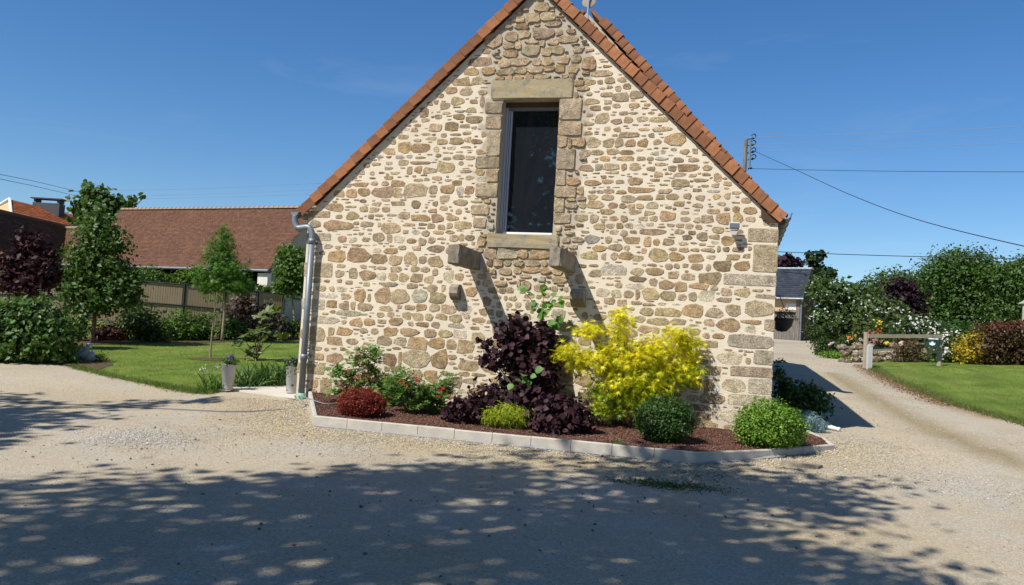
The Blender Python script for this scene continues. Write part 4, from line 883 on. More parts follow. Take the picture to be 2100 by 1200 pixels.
# purple-leaved tall shrub and two low ones
PUR1, PUR2 = (.026, .012, .016), (.062, .026, .032)
b = bed(1078, 858); d = depth(b)+.15
shrub('purple_hazel', 'tall blackish purple shrub with rounded leaves below the window', 'shrub', b, pxblobs([(1062, 680, 34, 32), (1100, 690, 34, 30), (1040, 722, 40, 28), (1085, 735, 50, 45), (1010, 738, 26, 12), (995, 700, 12, 8), (1120, 720, 30, 42), (1075, 790, 46, 42), (1120, 780, 30, 40)], d, .7), 2300, 'round', .085, PUR1, PUR2, 'dark_leaf', spread=.07, per=6, shell=.5, up=.25, r0=.018)
b = bed(965, 866); d = depth(b)
shrub('purple_hazel', 'low dark purple shrub spreading left of the golden cypress mound', 'shrub', b, pxblobs([(960, 838, 40, 24), (935, 852, 26, 16), (1000, 815, 36, 22), (985, 850, 30, 18)], d, .8), 950, 'round', .075, PUR1, PUR2, 'dark_leaf', spread=.06, per=6, shell=.6, up=.3)
b = bed(1150, 886); d = depth(b)
shrub('purple_hazel', 'low dark purple shrub spreading right of the golden cypress mound', 'shrub', b, pxblobs([(1150, 845, 44, 32), (1115, 868, 34, 20), (1190, 860, 34, 24), (1150, 872, 40, 18)], d, .8), 1250, 'round', .08, PUR1, PUR2, 'dark_leaf', spread=.06, per=6, shell=.6, up=.3)
# green shoot through the purple shrub
b = bed(1112, 856); d = depth(onwall(1112, 640, -.30))
th = thing('green_hazel_shoot', 'slender shoot with round green leaves rising above the purple shrub', 'shrub', b)
tw = [[W(1112, 700, d), W(1112, 640, d), W(1118, 578, d)], [W(1112, 640, d), W(1085, 610, d), W(1067, 592, d)], [W(1113, 635, d), W(1135, 608, d), W(1150, 608, d)], [W(1113, 660, d), W(1140, 655, d), W(1155, 652, d)]]
mb = MB().tube([b, W(1105, 780, d), W(1112, 700, d)], [.012, .01, .007], 6)
for t_ in tw: mb.tube(t_, [.006, .005, .003], 5)
mb.build('stem', 'bark', th)
lp = [(1118, 580), (1116, 590), (1108, 598), (1120, 597), (1067, 594), (1073, 598), (1080, 606), (1088, 614), (1097, 620), (1110, 620), (1122, 606), (1135, 604), (1148, 608), (1151, 613), (1128, 620), (1138, 615), (1112, 632), (1120, 640), (1106, 640), (1128, 632), (1102, 626), (1118, 626), (1140, 655), (1148, 650), (1132, 660), (1152, 660), (1125, 660), (1144, 662), (1110, 645), (1060, 775), (1075, 768), (1090, 772), (1068, 782), (1052, 783), (1098, 762), (1085, 785)]
pp = np.array([W(a, b_, d-(.9 if b_ > 700 else 0))+npr.normal(size=3)*.015 for a, b_ in lp])
scatter('foliage', pp, npr.normal(size=(len(pp), 3))*.35+np.array([-.2, -.7, .6]), .115*npr.uniform(.75, 1.15, len(pp)), 'round', (.06, .16, .02), (.13, .28, .04), 'leaf', th, .2, axis=npr.normal(size=(len(pp), 3))*.6+np.array([.2, -.1, -.7]))
# golden thread-leaf cypress
b = bed(1040, 878); d = depth(b); th = thing('golden_cypress', 'low yellow green thread leaved cypress mound by the edging', 'shrub', b)
bl = pxblobs([(1040, 850, 42, 22), (1012, 854, 22, 18), (1068, 856, 24, 18)], d)
pos, nr, cl = crown(bl, 3600, .03, 6, .55, .5)
scatter('foliage', pos, nr, .075*npr.uniform(.6, 1.3, len(pos)), 'strip', (.17, .25, .012), (.36, .40, .03), 'needle', th, .25, axis=nr*.6+npr.normal(size=pos.shape)*.4+np.array([0, 0, -.55]))
stems(b, [x[:3] for x in bl]*2, .008, 'bark', th)
# golden Japanese maple
b = bed(1300, 880); d = depth(b)+.1
mb_ = pxblobs([(1275, 660, 28, 24), (1272, 690, 24, 20), (1205, 678, 34, 12), (1165, 722, 38, 12), (1195, 740, 44, 20), (1250, 735, 46, 30), (1300, 735, 50, 36), (1345, 720, 44, 30), (1395, 690, 34, 24), (1415, 720, 26, 28), (1405, 765, 34, 22), (1280, 785, 60, 32), (1340, 775, 50, 36), (1225, 800, 42, 20), (1250, 832, 46, 18), (1300, 820, 52, 26), (1345, 815, 30, 28), (1230, 850, 30, 14)], d, .62)
shrub('golden_maple', 'bright yellow Japanese maple spreading against the wall', 'shrub', b, mb_[:13], 5600, 'palm', .102, (.47, .52, .010), (.86, .74, .04), 'leaf', spread=.07, per=7, shell=.35, up=.75, r0=.014, var=.15)
gm = bpy.data.objects['golden_maple']; pos, nr, cl = crown(mb_[10:], 3300, .07, 7, .35, .7, outside_house)
scatter('green_foliage', pos, nr, .080*npr.uniform(.7, 1.25, len(pos)), 'palm', (.15, .30, .012), (.56, .60, .02), 'leaf', gm, .2, clump=cl)
# box balls
b = bed(1366, 905); d = depth(b)
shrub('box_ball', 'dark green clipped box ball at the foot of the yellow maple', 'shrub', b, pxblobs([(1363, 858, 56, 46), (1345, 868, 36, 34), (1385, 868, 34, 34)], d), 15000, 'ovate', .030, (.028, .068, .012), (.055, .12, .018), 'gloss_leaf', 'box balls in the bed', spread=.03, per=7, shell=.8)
b = bed(1580, 915); d = depth(b)
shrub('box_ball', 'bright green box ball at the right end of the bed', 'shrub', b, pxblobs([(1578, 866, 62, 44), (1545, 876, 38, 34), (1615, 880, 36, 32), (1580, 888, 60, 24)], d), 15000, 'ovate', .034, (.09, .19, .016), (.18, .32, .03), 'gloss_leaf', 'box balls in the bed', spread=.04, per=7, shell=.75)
# shaded shrub at the right corner
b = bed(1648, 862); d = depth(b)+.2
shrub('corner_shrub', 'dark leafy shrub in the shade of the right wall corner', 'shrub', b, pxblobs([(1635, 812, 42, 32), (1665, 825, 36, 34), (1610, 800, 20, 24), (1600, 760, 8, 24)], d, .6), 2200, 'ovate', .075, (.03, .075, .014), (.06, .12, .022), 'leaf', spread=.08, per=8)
b = bed(1662, 884); d = depth(b)
shrub('blue_juniper', 'small blue grey juniper beside the right corner of the bed', 'shrub', b, pxblobs([(1655, 860, 24, 15), (1675, 874, 22, 13), (1650, 878, 18, 10)], d-.05), 3600, 'strip', .05, (.16, .27, .27), (.28, .42, .42), 'needle', spread=.03, per=8, up=.3)
for px, py, lab in ((880, 847, 'tiny low green sedum on the mulch under the azalea'), (1263, 911, 'tiny green weed on the mulch near the edging')):
    b = bed(px, py); d = depth(b); shrub('weed_tuft', lab, 'weed', b, pxblobs([(px, py-3, 14, 4)], d), 90, 'ovate', .03, (.07, .14, .04), (.14, .22, .07), spread=.03, stem=False)
# white plant tag on the mulch
b = bed(1345, 905); tag(MB().box(b+(0, 0, .02), (.05, .015, .05), .4).box(b+(0.0, 0, -.01), (.012, .006, .06), .4).build('plant_tag', 'white_paint'), 'small white plastic plant tag on the mulch', 'tag')
def proj(p):
    d = np.asarray(p, float)-CAM; k = d@FW; return 1050+FPX*(d@RT)/k, 600-FPX*(d@UP)/k
def gz(p): return (float(p[0]), float(p[1]), float(T(p[0], p[1])))
# ================================================================== BY THE KERB AND ON THE YARD
pts = []
for i in (1, 2):
    a, b = kerb[i], kerb[i+1]; u = (b-a)/np.linalg.norm(b-a); q = np.array([u[1], -u[0]])
    for f in np.linspace(0, 1 if i == 2 else .98, 40 if i == 1 else 14):
        if i == 2 and f > .62: continue
        o_ = a+(b-a)*f; pts.append((o_, q))
mb = MB(); V = []; F = []
for k, (o_, q) in enumerate(pts):
    wv = .012+.02*abs(math.sin(k*.7))*(.4+.6*abs(math.sin(k*.23))); z = float(T(0, o_[1]))
    V += [(o_[0]+q[0]*.004, o_[1]+q[1]*.004, z+.016+.010*math.sin(k*1.1)), (o_[0]+q[0]*wv, o_[1]+q[1]*wv, z+.012), (o_[0]+q[0]*(wv+.02), o_[1]+q[1]*(wv+.02), z+.004)]
    if k: b0 = 3*(k-1); F += [(b0, b0+1, b0+4, b0+3), (b0+1, b0+2, b0+5, b0+4)]
tag(mb.add(V, F).build('ground_membrane', 'membrane'), 'crumpled grey membrane strip along the foot of the edging', 'membrane')
# thin grey hose across the gravel into the bed
hp = [G(*q) + (0, 0, .015) for q in ((-20, 823), (90, 829), (200, 833), (300, 838), (400, 843), (480, 846), (560, 843), (625, 836))]
hp += [np.array([*kerb[0], 0])*0 + np.array([K0[0]+.1, -.5, float(T(0, -.5))+.15]), bed(665, 831)+(0, 0, .02), bed(695, 829)+(0, 0, .02)]
tag(MB().tube(smooth_path(hp, 4), .009, 6).build('garden_hose', 'hose_grey', None, True), 'thin grey hose lying across the gravel into the bed', 'hose')
# drain pipes by the right corner
for k, (a, b, lab) in enumerate((((1672, 868), (1712, 884), 'upper of two pale pipe ends beside the blue juniper'), ((1668, 876), (1722, 886), 'lower of two pale pipe ends beside the blue juniper'))):
    p0, p1 = G(*a), G(*b); mb = MB().tube([p0+(0, 0, .05), p1+(0, 0, .035)], .028, 10); mb.tube([p1+(0, 0, .035)-(p1-p0)*.06, p1+(0, 0, .034)], .034, 10)
    tag(mb.build('drain_pipe', 'pvc_white', None, True), lab, 'pipe', 'pipe ends at the corner')
# flat slab and pale rocks in front of the kerb
p = G(1640, 955); mb = MB(); pl = [(-.22, -.1), (-.05, -.14), (.2, -.1), (.26, .02), (.12, .1), (-.2, .09)]
tag(mb.prism(pl, ((1, 0, 0), (0, 1, 0)), (p[0], p[1], p[2]-.03), (0, 0, .06)).build('flat_slab', 'grey_granite'), 'flat grey slab half sunk in the gravel by the edging', 'slab')
def rock(name, c, r, col, parent=None, mat='stone', sq=.7):
    bm = bmesh.new(); bmesh.ops.create_icosphere(bm, subdivisions=1, radius=1)
    for v in bm.verts: v.co = Vector((v.co.x*r*rnd.uniform(.8, 1.25), v.co.y*r*rnd.uniform(.75, 1.1), v.co.z*r*sq*rnd.uniform(.8, 1.15)))
    me = bpy.data.meshes.new(name); bm.to_mesh(me); bm.free(); a = me.color_attributes.new('Col', 'FLOAT_COLOR', 'POINT'); a.data.foreach_set('color', np.tile((*col, 1), len(me.vertices)).ravel())
    o = link(name, me, mat, parent); o.location = tuple(np.array(c)-parent_loc(parent)); o.rotation_euler = (rnd.uniform(-.3, .3), rnd.uniform(-.3, .3), rnd.uniform(0, 6)); return o
for k in range(26):
    p = G(rnd.uniform(1365, 1480), rnd.uniform(966, 998)); o = rock('pale_stone', p+(0, 0, .012), rnd.uniform(.018, .04), (.44, .41, .34)); tag(o, 'small pale stones loose in the shade below the bed corner', 'stone', 'pale stones below the bed corner')
p = G(1375, 995); a_ = npr.normal(size=(900, 2))*(.28, .11); pos = np.c_[p[0]+a_[:, 0], p[1]+a_[:, 1], T(0, p[1]+a_[:, 1])+.004]
tag(scatter('moss_patch', pos, npr.normal(size=(900, 3))*.6+np.array([0, 0, 1]), .03, 'ovate', (.05, .09, .015), (.09, .14, .03), 'leaf', None, .3), 'flat green weed patch in the gravel below the bed corner', 'weeds')
# loose dark pebbles here and there
# ================================================================== POTS BY THE PATH
def pot(px, py, hpx, rt, rb, lab, deco):
    b = G(px, py)+(0, 0, .03); d = depth(b); h = hpx*d/FPX; th = thing('tall_planter', lab, 'planter', b, 'tall metal planters by the path')
    MB().lathe([(0, 0), (rb*.98, 0), (rb, .012), (rb+(rt-rb)*.32, h*.33), (rb+(rt-rb)*.33+.004, h*.34), (rt, h*.985), (rt+.01, h), (rt-.01, h), (rt-.02, h-.05), (0, h-.05)], b, 28).build('planter_body', 'pale_zinc', th, True)
    MB().lathe([(rt-.018, h-.03), (0, h-.02)], b, 20).build('soil', 'soil', th)
    if deco:
        mb = MB()
        for k in range(46):
            a = rnd.uniform(math.pi*.9, math.pi*2.1); z = rnd.uniform(.04, h*.94); r = rb+(rt-rb)*z/h+.003; s_ = rnd.uniform(.012, .03); t_ = rnd.uniform(0, 6.28)
            P_ = []
            for (x_, y_) in ((-.4, 0), (0, -.9), (.4, 0), (0, .9)):
                xx = (x_*math.cos(t_)-y_*math.sin(t_))*s_; zz = (x_*math.sin(t_)+y_*math.cos(t_))*s_; P_.append((b[0]+r*math.cos(a+xx/r), b[1]+r*math.sin(a+xx/r), b[2]+z+zz))
            mb.add(P_, [(0, 1, 2, 3)])
        mb.build('painted_leaves', 'black_plastic', th, fix=False, kind='stuff')
    pl = thing('pansies', lab.split(' beside')[0].split(' with')[0].replace('planter', 'planter top').replace('tall', 'purple pansies filling the tall'), 'flowers', b+(0, 0, h-.03), 'pansies in the planters')
    pos, nr, cl = crown([(b[0], b[1], b[2]+h+.05, rt*1.15, rt*1.15, .085)], 260, .03, 5, .4, .6)
    scatter('foliage', pos, nr, .05*npr.uniform(.7, 1.2, len(pos)), 'ovate', (.04, .09, .02), (.10, .17, .04), 'leaf', pl)
    pos, nr, cl = crown([(b[0], b[1]-.02, b[2]+h+.085, rt*.9, rt*.9, .06)], 16, .02, 1, .7, .3)
    scatter('blossom', pos, nr+np.array([-.3, -1.2, 0]), .032, 'flower', (.03, .012, .11), (.10, .06, .22), 'petal', pl)
    return th
pot(466, 803, 52, .115, .082, 'tall plain zinc planter beside the path and lawn', False)
pot(598, 810, 55, .115, .085, 'tall zinc planter with dark leaf pattern behind the downpipe', True)
# iris leaves beside the path
def blade_clump(name, lab, px0, px1, py, n, h, c1=(.045, .105, .025), c2=(.11, .20, .055), group=None, cat='plant', dep=.35):
    A, B = G(px0, py), G(px1, py-(px1-px0)*.03); f = npr.random((n, 1)); pos = A+(B-A)*f+np.c_[npr.normal(size=n)*.03, npr.uniform(-.1, dep, n), np.zeros(n)]; pos[:, 2] = T(0, pos[:, 1])
    th = thing(name, lab, cat, gz((A+B)/2), group); ax = npr.normal(size=(n, 3))*np.array([.38, .38, .1])+np.array([0, 0, 1.]); nr = np.c_[npr.normal(size=(n, 2)), np.full(n, .5)]
    scatter('leaves', pos, nr, h*npr.uniform(.55, 1.15, n), 'blade', c1, c2, 'leaf', th, .25, axis=ax); return th
blade_clump('iris_clump', 'broad band of upright iris leaves between the two planters', 482, 590, 797, 420, .48, dep=.7)
blade_clump('iris_clump', 'small clump of arching strap leaves left of the zinc planter', 412, 452, 804, 80, .36, (.06, .13, .02), (.14, .24, .05), dep=.25)
p = G(560, 790); d = depth(p)
shrub('trailing_plant', 'low pale leaved trailing plant beside the decorated planter', 'plant', gz(p), pxblobs([(575, 765, 24, 14), (560, 775, 30, 10), (545, 782, 20, 8)], d), 700, 'round', .035, (.10, .17, .06), (.25, .32, .18), spread=.05, stem=False)
p = G(425, 770); d = depth(p)
shrub('pale_flower_tuft', 'thin white flowered tuft behind the zinc planter', 'plant', gz(p), pxblobs([(440, 752, 30, 8), (415, 762, 18, 8)], d), 130, 'round', .03, (.30, .36, .22), (.5, .52, .42), spread=.05, stem=True, r0=.004)
# ================================================================== LEFT GARDEN
p = G(75, 744); d = depth(p)
shrub('laurel_bush', 'big rounded glossy green bush at the left edge of the gravel', 'bush', gz(p), pxblobs([(60, 680, 68, 60), (20, 690, 60, 55), (100, 695, 50, 46), (75, 645, 46, 38), (120, 720, 32, 26), (10, 640, 40, 30), (-30, 700, 50, 50)], d), 6500, 'ovate', .12, (.035, .085, .012), (.085, .165, .026), 'gloss_leaf', spread=.12, per=9, shell=.7, r0=.03)
# hen and pot ornaments
p = G(164, 744); d = depth(p); k = d/FPX
hen = thing('hen_ornament', 'blue grey metal hen ornament by the big bush', 'ornament', gz(p))
hx = RT.copy(); hx[2] = 0; hx /= np.linalg.norm(hx); hy = np.array([-hx[1], hx[0], 0])
prof = [(-19, 24, 1), (-15, 20, 5), (-8, 17, 9), (0, 16, 11), (7, 19, 9.5), (11, 25, 6.5), (13, 31, 4.8), (14, 36, 4.2), (15.5, 39, 3.6), (18.5, 38.5, 1.6), (21, 37.5, .3)]
MB().tube([np.array(gz(p))+hx*a*k+np.array([0, 0, b*k]) for a, b, r in prof], [r*k for a, b, r in prof], 12).build('body', 'hen_metal', hen, True)
MB().prism([(-17, 20), (-22, 29), (-16, 28), (-13, 31), (-10, 25)], (hx*k, (0, 0, k)), np.array(gz(p))-hy*1.5*k, hy*3*k).build('tail', 'hen_metal', hen)
MB().prism([(13, 41), (14, 44), (16, 42.5), (17, 44.5), (18, 42), (17, 40)], (hx*k, (0, 0, k)), np.array(gz(p))-hy*.6*k, hy*1.2*k).build('comb', 'hen_metal', hen)
MB().prism([(-11, 17), (2, 13), (5, 19), (-2, 23), (-10, 22)], (hx*k, (0, 0, k)), np.array(gz(p))-hy*11.5*k, hy*1.5*k).build('wing', 'hen_metal', hen)
for s_ in (-1, 1):
    MB().tube([np.array(gz(p))+hx*1*k+hy*s_*3*k+(0, 0, 8*k), np.array(gz(p))+hx*2*k+hy*s_*3*k], .9*k, 6).box(np.array(gz(p))+hx*3*k+hy*s_*3*k+(0, 0, .5*k), (6*k, 3*k, 1*k), math.atan2(hx[1], hx[0])).build('leg', 'hen_metal', hen)
p2 = G(180, 743); gp_ = thing('metal_pot', 'round dark grey metal pot with a ring handle behind the hen', 'pot', gz(p2))
MB().lathe([(0, 0), (8*k, 0), (12.5*k, 6*k), (13.5*k, 13*k), (11*k, 20*k), (9*k, 22*k), (8*k, 21*k), (0, 19*k)], gz(p2), 18).build('pot_body', 'hen_metal', gp_, True)
MB().tube([np.array(gz(p2))+hx*math.cos(a)*7.5*k+(0, 0, 24*k+math.sin(a)*9*k) for a in np.linspace(-.5, math.pi+.5, 14)], 1.1*k, 6).build('handle', 'hen_metal', gp_, True)
p = G(205, 742); d = depth(p)
shrub('border_flowers', 'small tuft with purple and yellow flowers right of the metal pot', 'flowers', gz(p), pxblobs([(208, 732, 14, 10), (200, 736, 12, 8)], d), 260, 'lance', .07, (.05, .10, .02), (.10, .16, .04), spread=.06, stem=False)
pos = np.array([W(192+i*2.2, 740+rnd.uniform(-2, 2), d-.1) for i in range(7)]); tag(scatter('violet_flowers', pos, npr.normal(size=(7, 3))+np.array([0, -1, 1]), .035, 'flower', (.12, .05, .2), (.2, .1, .3), 'petal', None), 'few violet flowers in front of the metal pot', 'flowers')
pos = np.array([W(209+i*1.6, 738+rnd.uniform(-2, 2), d-.12) for i in range(4)]); tag(scatter('yellow_flowers', pos, npr.normal(size=(4, 3))+np.array([0, -1, 1]), .04, 'flower', (.7, .5, .02), (.75, .6, .05), 'petal', None), 'few yellow flowers right of the metal pot', 'flowers')
sheet('soil_patch', [g2(*q) for q in ((120, 747), (150, 742), (225, 742), (232, 750), (200, 762), (160, 757))], .028, 'soil', .3)
# trees on the left lawn
def at_tree(px, py): p = G(px, py); return np.array(gz(p)), depth(p)
b, d = at_tree(188, 706)
tree('hornbeam_tree', 'dense dark green tapering tree left on the lawn', b, W(196, 520, d), pxblobs([(205, 458, 30, 22), (198, 482, 46, 22), (225, 500, 40, 20), (175, 518, 46, 18), (205, 545, 64, 24), (165, 570, 46, 18), (245, 580, 50, 24), (165, 596, 50, 22), (225, 612, 62, 24), (180, 632, 44, 14), (200, 440, 12, 12), (270, 606, 24, 14)], d, .75), 8500, 'ovate', .13, (.036, .082, .014), (.095, .17, .03), spread=.13, per=9, r0=.06, shell=.55)
b, d = at_tree(455, 702)
tree('young_maple', 'young bright green maple with a straight trunk mid lawn', b, W(462, 500, d), pxblobs([(460, 475, 12, 14), (460, 500, 26, 18), (455, 528, 36, 18), (470, 552, 42, 18), (445, 560, 40, 16), (462, 582, 52, 18), (425, 593, 22, 8), (500, 585, 20, 12)], d, .8), 3000, 'palm', .17, (.05, .13, .015), (.11, .24, .03), spread=.12, per=7, r0=.045, smat='pale_bark')
b, d = at_tree(602, 697)
tree('slender_tree', 'small round headed tree with a thin pale trunk beside the downpipe', b, W(600, 560, d), pxblobs([(597, 525, 26, 24), (600, 555, 34, 26), (590, 580, 26, 20), (612, 590, 20, 20)], d, .9), 2600, 'ovate', .15, (.05, .11, .02), (.11, .20, .035), spread=.12, per=8, r0=.05, smat='pale_bark')
b, d = at_tree(60, 716)
tree('purple_plum', 'dark purple leaved tree behind the big bush', b, W(62, 560, d), pxblobs([(62, 502, 28, 26), (42, 540, 32, 26), (80, 545, 34, 28), (60, 582, 46, 22), (104, 572, 18, 14), (22, 578, 18, 14)], d, .75), 2800, 'ovate', .15, (.020, .008, .010), (.045, .014, .018), 'dark_leaf', spread=.16, per=8, r0=.05)
b, d = at_tree(431, 738)
th = thing('thin_sapling', 'thin bare leaning sapling in front of the young maple', 'tree', b)
MB().tube([b-(0, 0, .05), W(434, 690, d), W(439, 650, d), W(445, 598, d)], [.022, .018, .014, .006], 7).build('trunk', 'pale_bark', th)
pos, nr, cl = crown(pxblobs([(437, 645, 22, 4), (432, 613, 20, 5), (445, 610, 10, 8), (430, 705, 5, 14)], d, .8), 110, .05, 5, .3, .8)
scatter('crown', pos, nr, .08*npr.uniform(.6, 1.2, len(pos)), 'ovate', (.05, .11, .02), (.12, .17, .05), 'leaf', th)
b, d = at_tree(522, 741)
th = thing('magnolia', 'open young magnolia with big drooping leaves before the iris band', 'tree', b)
tips = [(530, 655), (500, 690), (488, 712), (530, 700), (545, 690), (572, 690), (520, 715), (558, 640), (536, 672), (512, 726)]
stems(b, [W(*q, d+rnd.uniform(-.25, .25)) for q in tips], .018, 'bark', th, 'branch')
tp = np.array([W(q[0], q[1], d+rnd.uniform(-.2, .2)) for q in tips for _ in range(3)])+npr.normal(size=(30, 3))*.06
rosettes(tp, 6, .22, 'ovate', (.06, .10, .02), (.15, .18, .05), 'gloss_leaf', th, 'foliage', .8)
sheet('sapling_soil', [tuple(np.array(g2(431, 739))+(.55*math.cos(a), .4*math.sin(a))) for a in np.linspace(0, 6.28, 14)[:-1]], .027, 'soil', .3)
# shrub row in front of the fence
row = [((228, 703), [(225, 685, 34, 18), (205, 690, 18, 12)], 1500, 'ovate', .10, (.04, .012, .010), (.08, .03, .02), 'dark_leaf', 'low dark red shrub right of the hornbeam trunk'),
       ((290, 704), [(290, 660, 40, 36), (265, 675, 26, 26), (310, 680, 30, 24)], 2600, 'ovate', .11, (.025, .055, .012), (.06, .11, .02), 'leaf', 'dark green feathery shrub in front of the brown fence'),
       ((368, 702), [(370, 665, 30, 26), (355, 685, 24, 16), (385, 680, 20, 18)], 2000, 'ovate', .10, (.05, .12, .014), (.11, .21, .03), 'leaf', 'light green rounded shrub in front of the fence middle'),
       ((412, 702), [(412, 672, 24, 24), (405, 690, 22, 12)], 1400, 'ovate', .10, (.04, .09, .014), (.08, .15, .025), 'leaf', 'mid green shrub left of the young maple trunk'),
       ((480, 702), [(478, 676, 26, 22), (495, 688, 20, 12), (460, 690, 18, 10)], 1700, 'ovate', .10, (.035, .09, .014), (.08, .16, .025), 'leaf', 'mid green shrub right of the young maple trunk'),
       ((503, 700), [(503, 622, 20, 24), (492, 645, 30, 26), (520, 650, 24, 26), (505, 670, 36, 22)], 1700, 'round', .10, (.035, .018, .018), (.14, .10, .09), 'gloss_leaf', 'tall maroon shrub with pale tips left of the magnolia'),
       ((553, 700), [(552, 630, 12, 12), (548, 655, 22, 20), (560, 680, 30, 18)], 1200, 'round', .10, (.03, .018, .016), (.11, .09, .07), 'gloss_leaf', 'smaller maroon shrub behind the magnolia near the fence end'),
       ((590, 699), [(585, 672, 30, 18), (612, 675, 18, 16)], 1400, 'ovate', .10, (.02, .045, .012), (.05, .09, .02), 'leaf', 'dark shrub at the foot of the slender tree'),
       ((155, 704), [(150, 680, 22, 22), (165, 665, 14, 20)], 1000, 'ovate', .11, (.06, .12, .015), (.12, .20, .03), 'leaf', 'yellowish green shrub between the big bush and hornbeam')]
for (px, py), bl, n, lf, sz, c1, c2, mt, lab in row:
    b, d = at_tree(px, py); d += .6
    shrub('border_shrub', lab, 'shrub', gz(W(px, py, d)), pxblobs(bl, d, .9), n, lf, sz, c1, c2, mt, 'shrubs in front of the fence', spread=.12, per=9, shell=.6, r0=.02)
sheet('border_soil', [g2(120, 712), g2(300, 706), g2(450, 704), g2(625, 699), g2(625, 690)[:2], g2(450, 690), g2(300, 691), g2(120, 695)], .032, 'soil', .8)
# brown slatted fence
fence = thing('garden_fence', 'brown slatted garden fence with dark posts behind the shrubs', 'fence', gz(W(379, 660, 32)))
FP = [(-60, 553, 30), (40, 559, 30.3), (140, 565, 30.6), (262, 573, 31), (379, 583, 31.5), (462, 592, 32), (529, 597, 32.5), (583, 603, 33)]
tops = [W(*q) for q in FP]; FH = 1.62
for i, t_ in enumerate(tops):
    MB().box((t_[0], t_[1], t_[2]-FH/2+.03), (.07, .07, FH+.06)).build('post', 'dark_metal', fence)
    if i == len(tops)-1: break
    e_ = tops[i+1]; v_ = e_-t_; L = np.linalg.norm(v_[:2]); u = np.array([v_[0]/L, v_[1]/L, v_[2]/L]); nrm_ = np.array([-u[1], u[0], 0])
    pn = MB().box((t_+e_)/2+nrm_*.03-(0, 0, FH/2), (L-.1, .008, FH-.08), math.atan2(u[1], u[0])).build('panel', 'fence_slat', fence); sl_ = MB()
    for zz in (-.02, -FH*.49, -FH+.05): MB().tube([t_+u*.04+(0, 0, zz)-nrm_*.03, t_+u*(L-.04)+(0, 0, zz)-nrm_*.03], .025, 6).build('rail', 'dark_metal', pn); n_ = int((L-.1)/.085)
    for j in range(n_):
        c = t_+u*(.06+(j+.5)*(L-.12)/n_)+(0, 0, -FH/2); sl_.box(c, (.076, .012, FH-.06), math.atan2(u[1], u[0])+rnd.uniform(-.03, .03))
    sl_.build('slats', 'fence_slat', pn, kind='stuff')
# greenery over the fence top
for px, bl, lab in ((310, [(300, 562, 34, 16), (330, 572, 26, 12)], 'green climber showing over the fence right of the hornbeam'), (395, [(390, 570, 34, 14), (405, 560, 20, 16), (365, 578, 20, 8)], 'lighter green shrub top showing over the fence behind the maple'), (560, [(540, 592, 18, 6), (570, 592, 16, 8)], 'thin greenery over the right end of the fence')):
    q = W(px, 600, 34); shrub('fence_climber', lab, 'shrub', gz(q), pxblobs(bl+[(px, 610, 30, 20)], 34.2, .4), 1300, 'ovate', .13, (.05, .11, .015), (.13, .20, .03), group='greenery behind the fence', spread=.14, per=8, r0=.03)
# ------------------------------------------------------------------ tiled barn
def tiled(name, O, u, L, v, S, mat, parent, cols, ew=.17, eh=.115, kind='stuff'):
    """plain tiles: O lower corner, u along the eave, v up the slope (unit), S slope length"""
    u, v = np.array(u, float), np.array(v, float); n = np.cross(u, v); n = n/np.linalg.norm(n)
    if n[2] < 0: n = -n
    nr_, nc = int(S/eh), int(L/ew); J, I = np.meshgrid(np.arange(nc), np.arange(nr_)); J, I = J.ravel(), I.ravel(); k = len(J)
    x0 = (J+(I % 2)*.5)*ew; y0 = I*eh; lift = npr.uniform(.010, .018, k)
    def P(x, y, h): return O+u*np.clip(x, 0, L)[:, None]+v*y[:, None]+n*np.broadcast_to(h, (k,))[:, None]
    V = np.stack([P(x0+.004, y0, .0), P(x0+ew-.004, y0, .0), P(x0+ew-.004, y0, lift), P(x0+.004, y0, lift), P(x0+ew-.004, y0+eh+.01, .004), P(x0+.004, y0+eh+.01, .004)], 1)
    F = (np.arange(k)*6)[:, None, None]+np.array([(0, 1, 2, 3), (3, 2, 4, 5)])[None]
    c = np.array(cols)[npr.integers(0, len(cols), k)]*npr.uniform(.86, 1.14, (k, 1))
    c = c*(1+.05*np.sin(I*1.9)[:, None])
    return npmesh(name, V.reshape(-1, 3), F.reshape(-1, 4), np.repeat(c, 6, 0), mat, parent, kind)
BR = [(.132, .066, .043), (.143, .072, .046), (.122, .062, .042), (.152, .077, .048), (.11, .058, .041)]
an = math.radians(9); bu = np.array([-math.cos(an), math.sin(an), 0]); bv = np.array([math.sin(an), math.cos(an), 0])
E0 = W(552, 553, 40); run = 3.4; zr = None
for _ in range(60):
    R0 = E0+bv*run+np.array([0, 0, run*1.0])
    if proj(R0)[1] > 427: run += .05
    else: break
Lb = 6.0
while proj(R0+bu*Lb)[0] > 252 and Lb < 40: Lb += .1
barn = thing('tiled_barn', 'long open barn with brown tiled roof behind the fence', 'barn', gz(E0))
zt = float(T(0, E0[1])); sv = (bv+np.array([0, 0, 1.]))/math.sqrt(2)
# body: back wall, gable ends, interior
def quadbox(mb, P, h0, h1):  # footprint polygon prism
    n = len(P); mb.add([(q[0], q[1], h0) for q in P]+[(q[0], q[1], h1) for q in P], [tuple(range(n))[::-1], tuple(range(n, 2*n))]+[(i, (i+1) % n, n+(i+1) % n, n+i) for i in range(n)])
for s_, o_ in (('gable_wall', .15), ('gable_wall', Lb-.55)):
    mb = MB(); a = E0+bu*o_+bv*.35
    mb.prism([(0, zt-a[2]-.5), (run*2-.7, zt-a[2]-.5), (run*2-.7, .25), (run-.35, run-.12), (0, .25)], (bv, (0, 0, 1)), a, bu*.4); mb.build(s_, 'stone_wall_far', barn)
mb = MB(); mb.box(E0+bu*Lb/2+bv*(run*2-.7)+(0, 0, (zt-E0[2])/2), (Lb-1, .4, E0[2]-zt+.6), math.pi-an); mb.build('back_wall', 'dark_interior', barn)
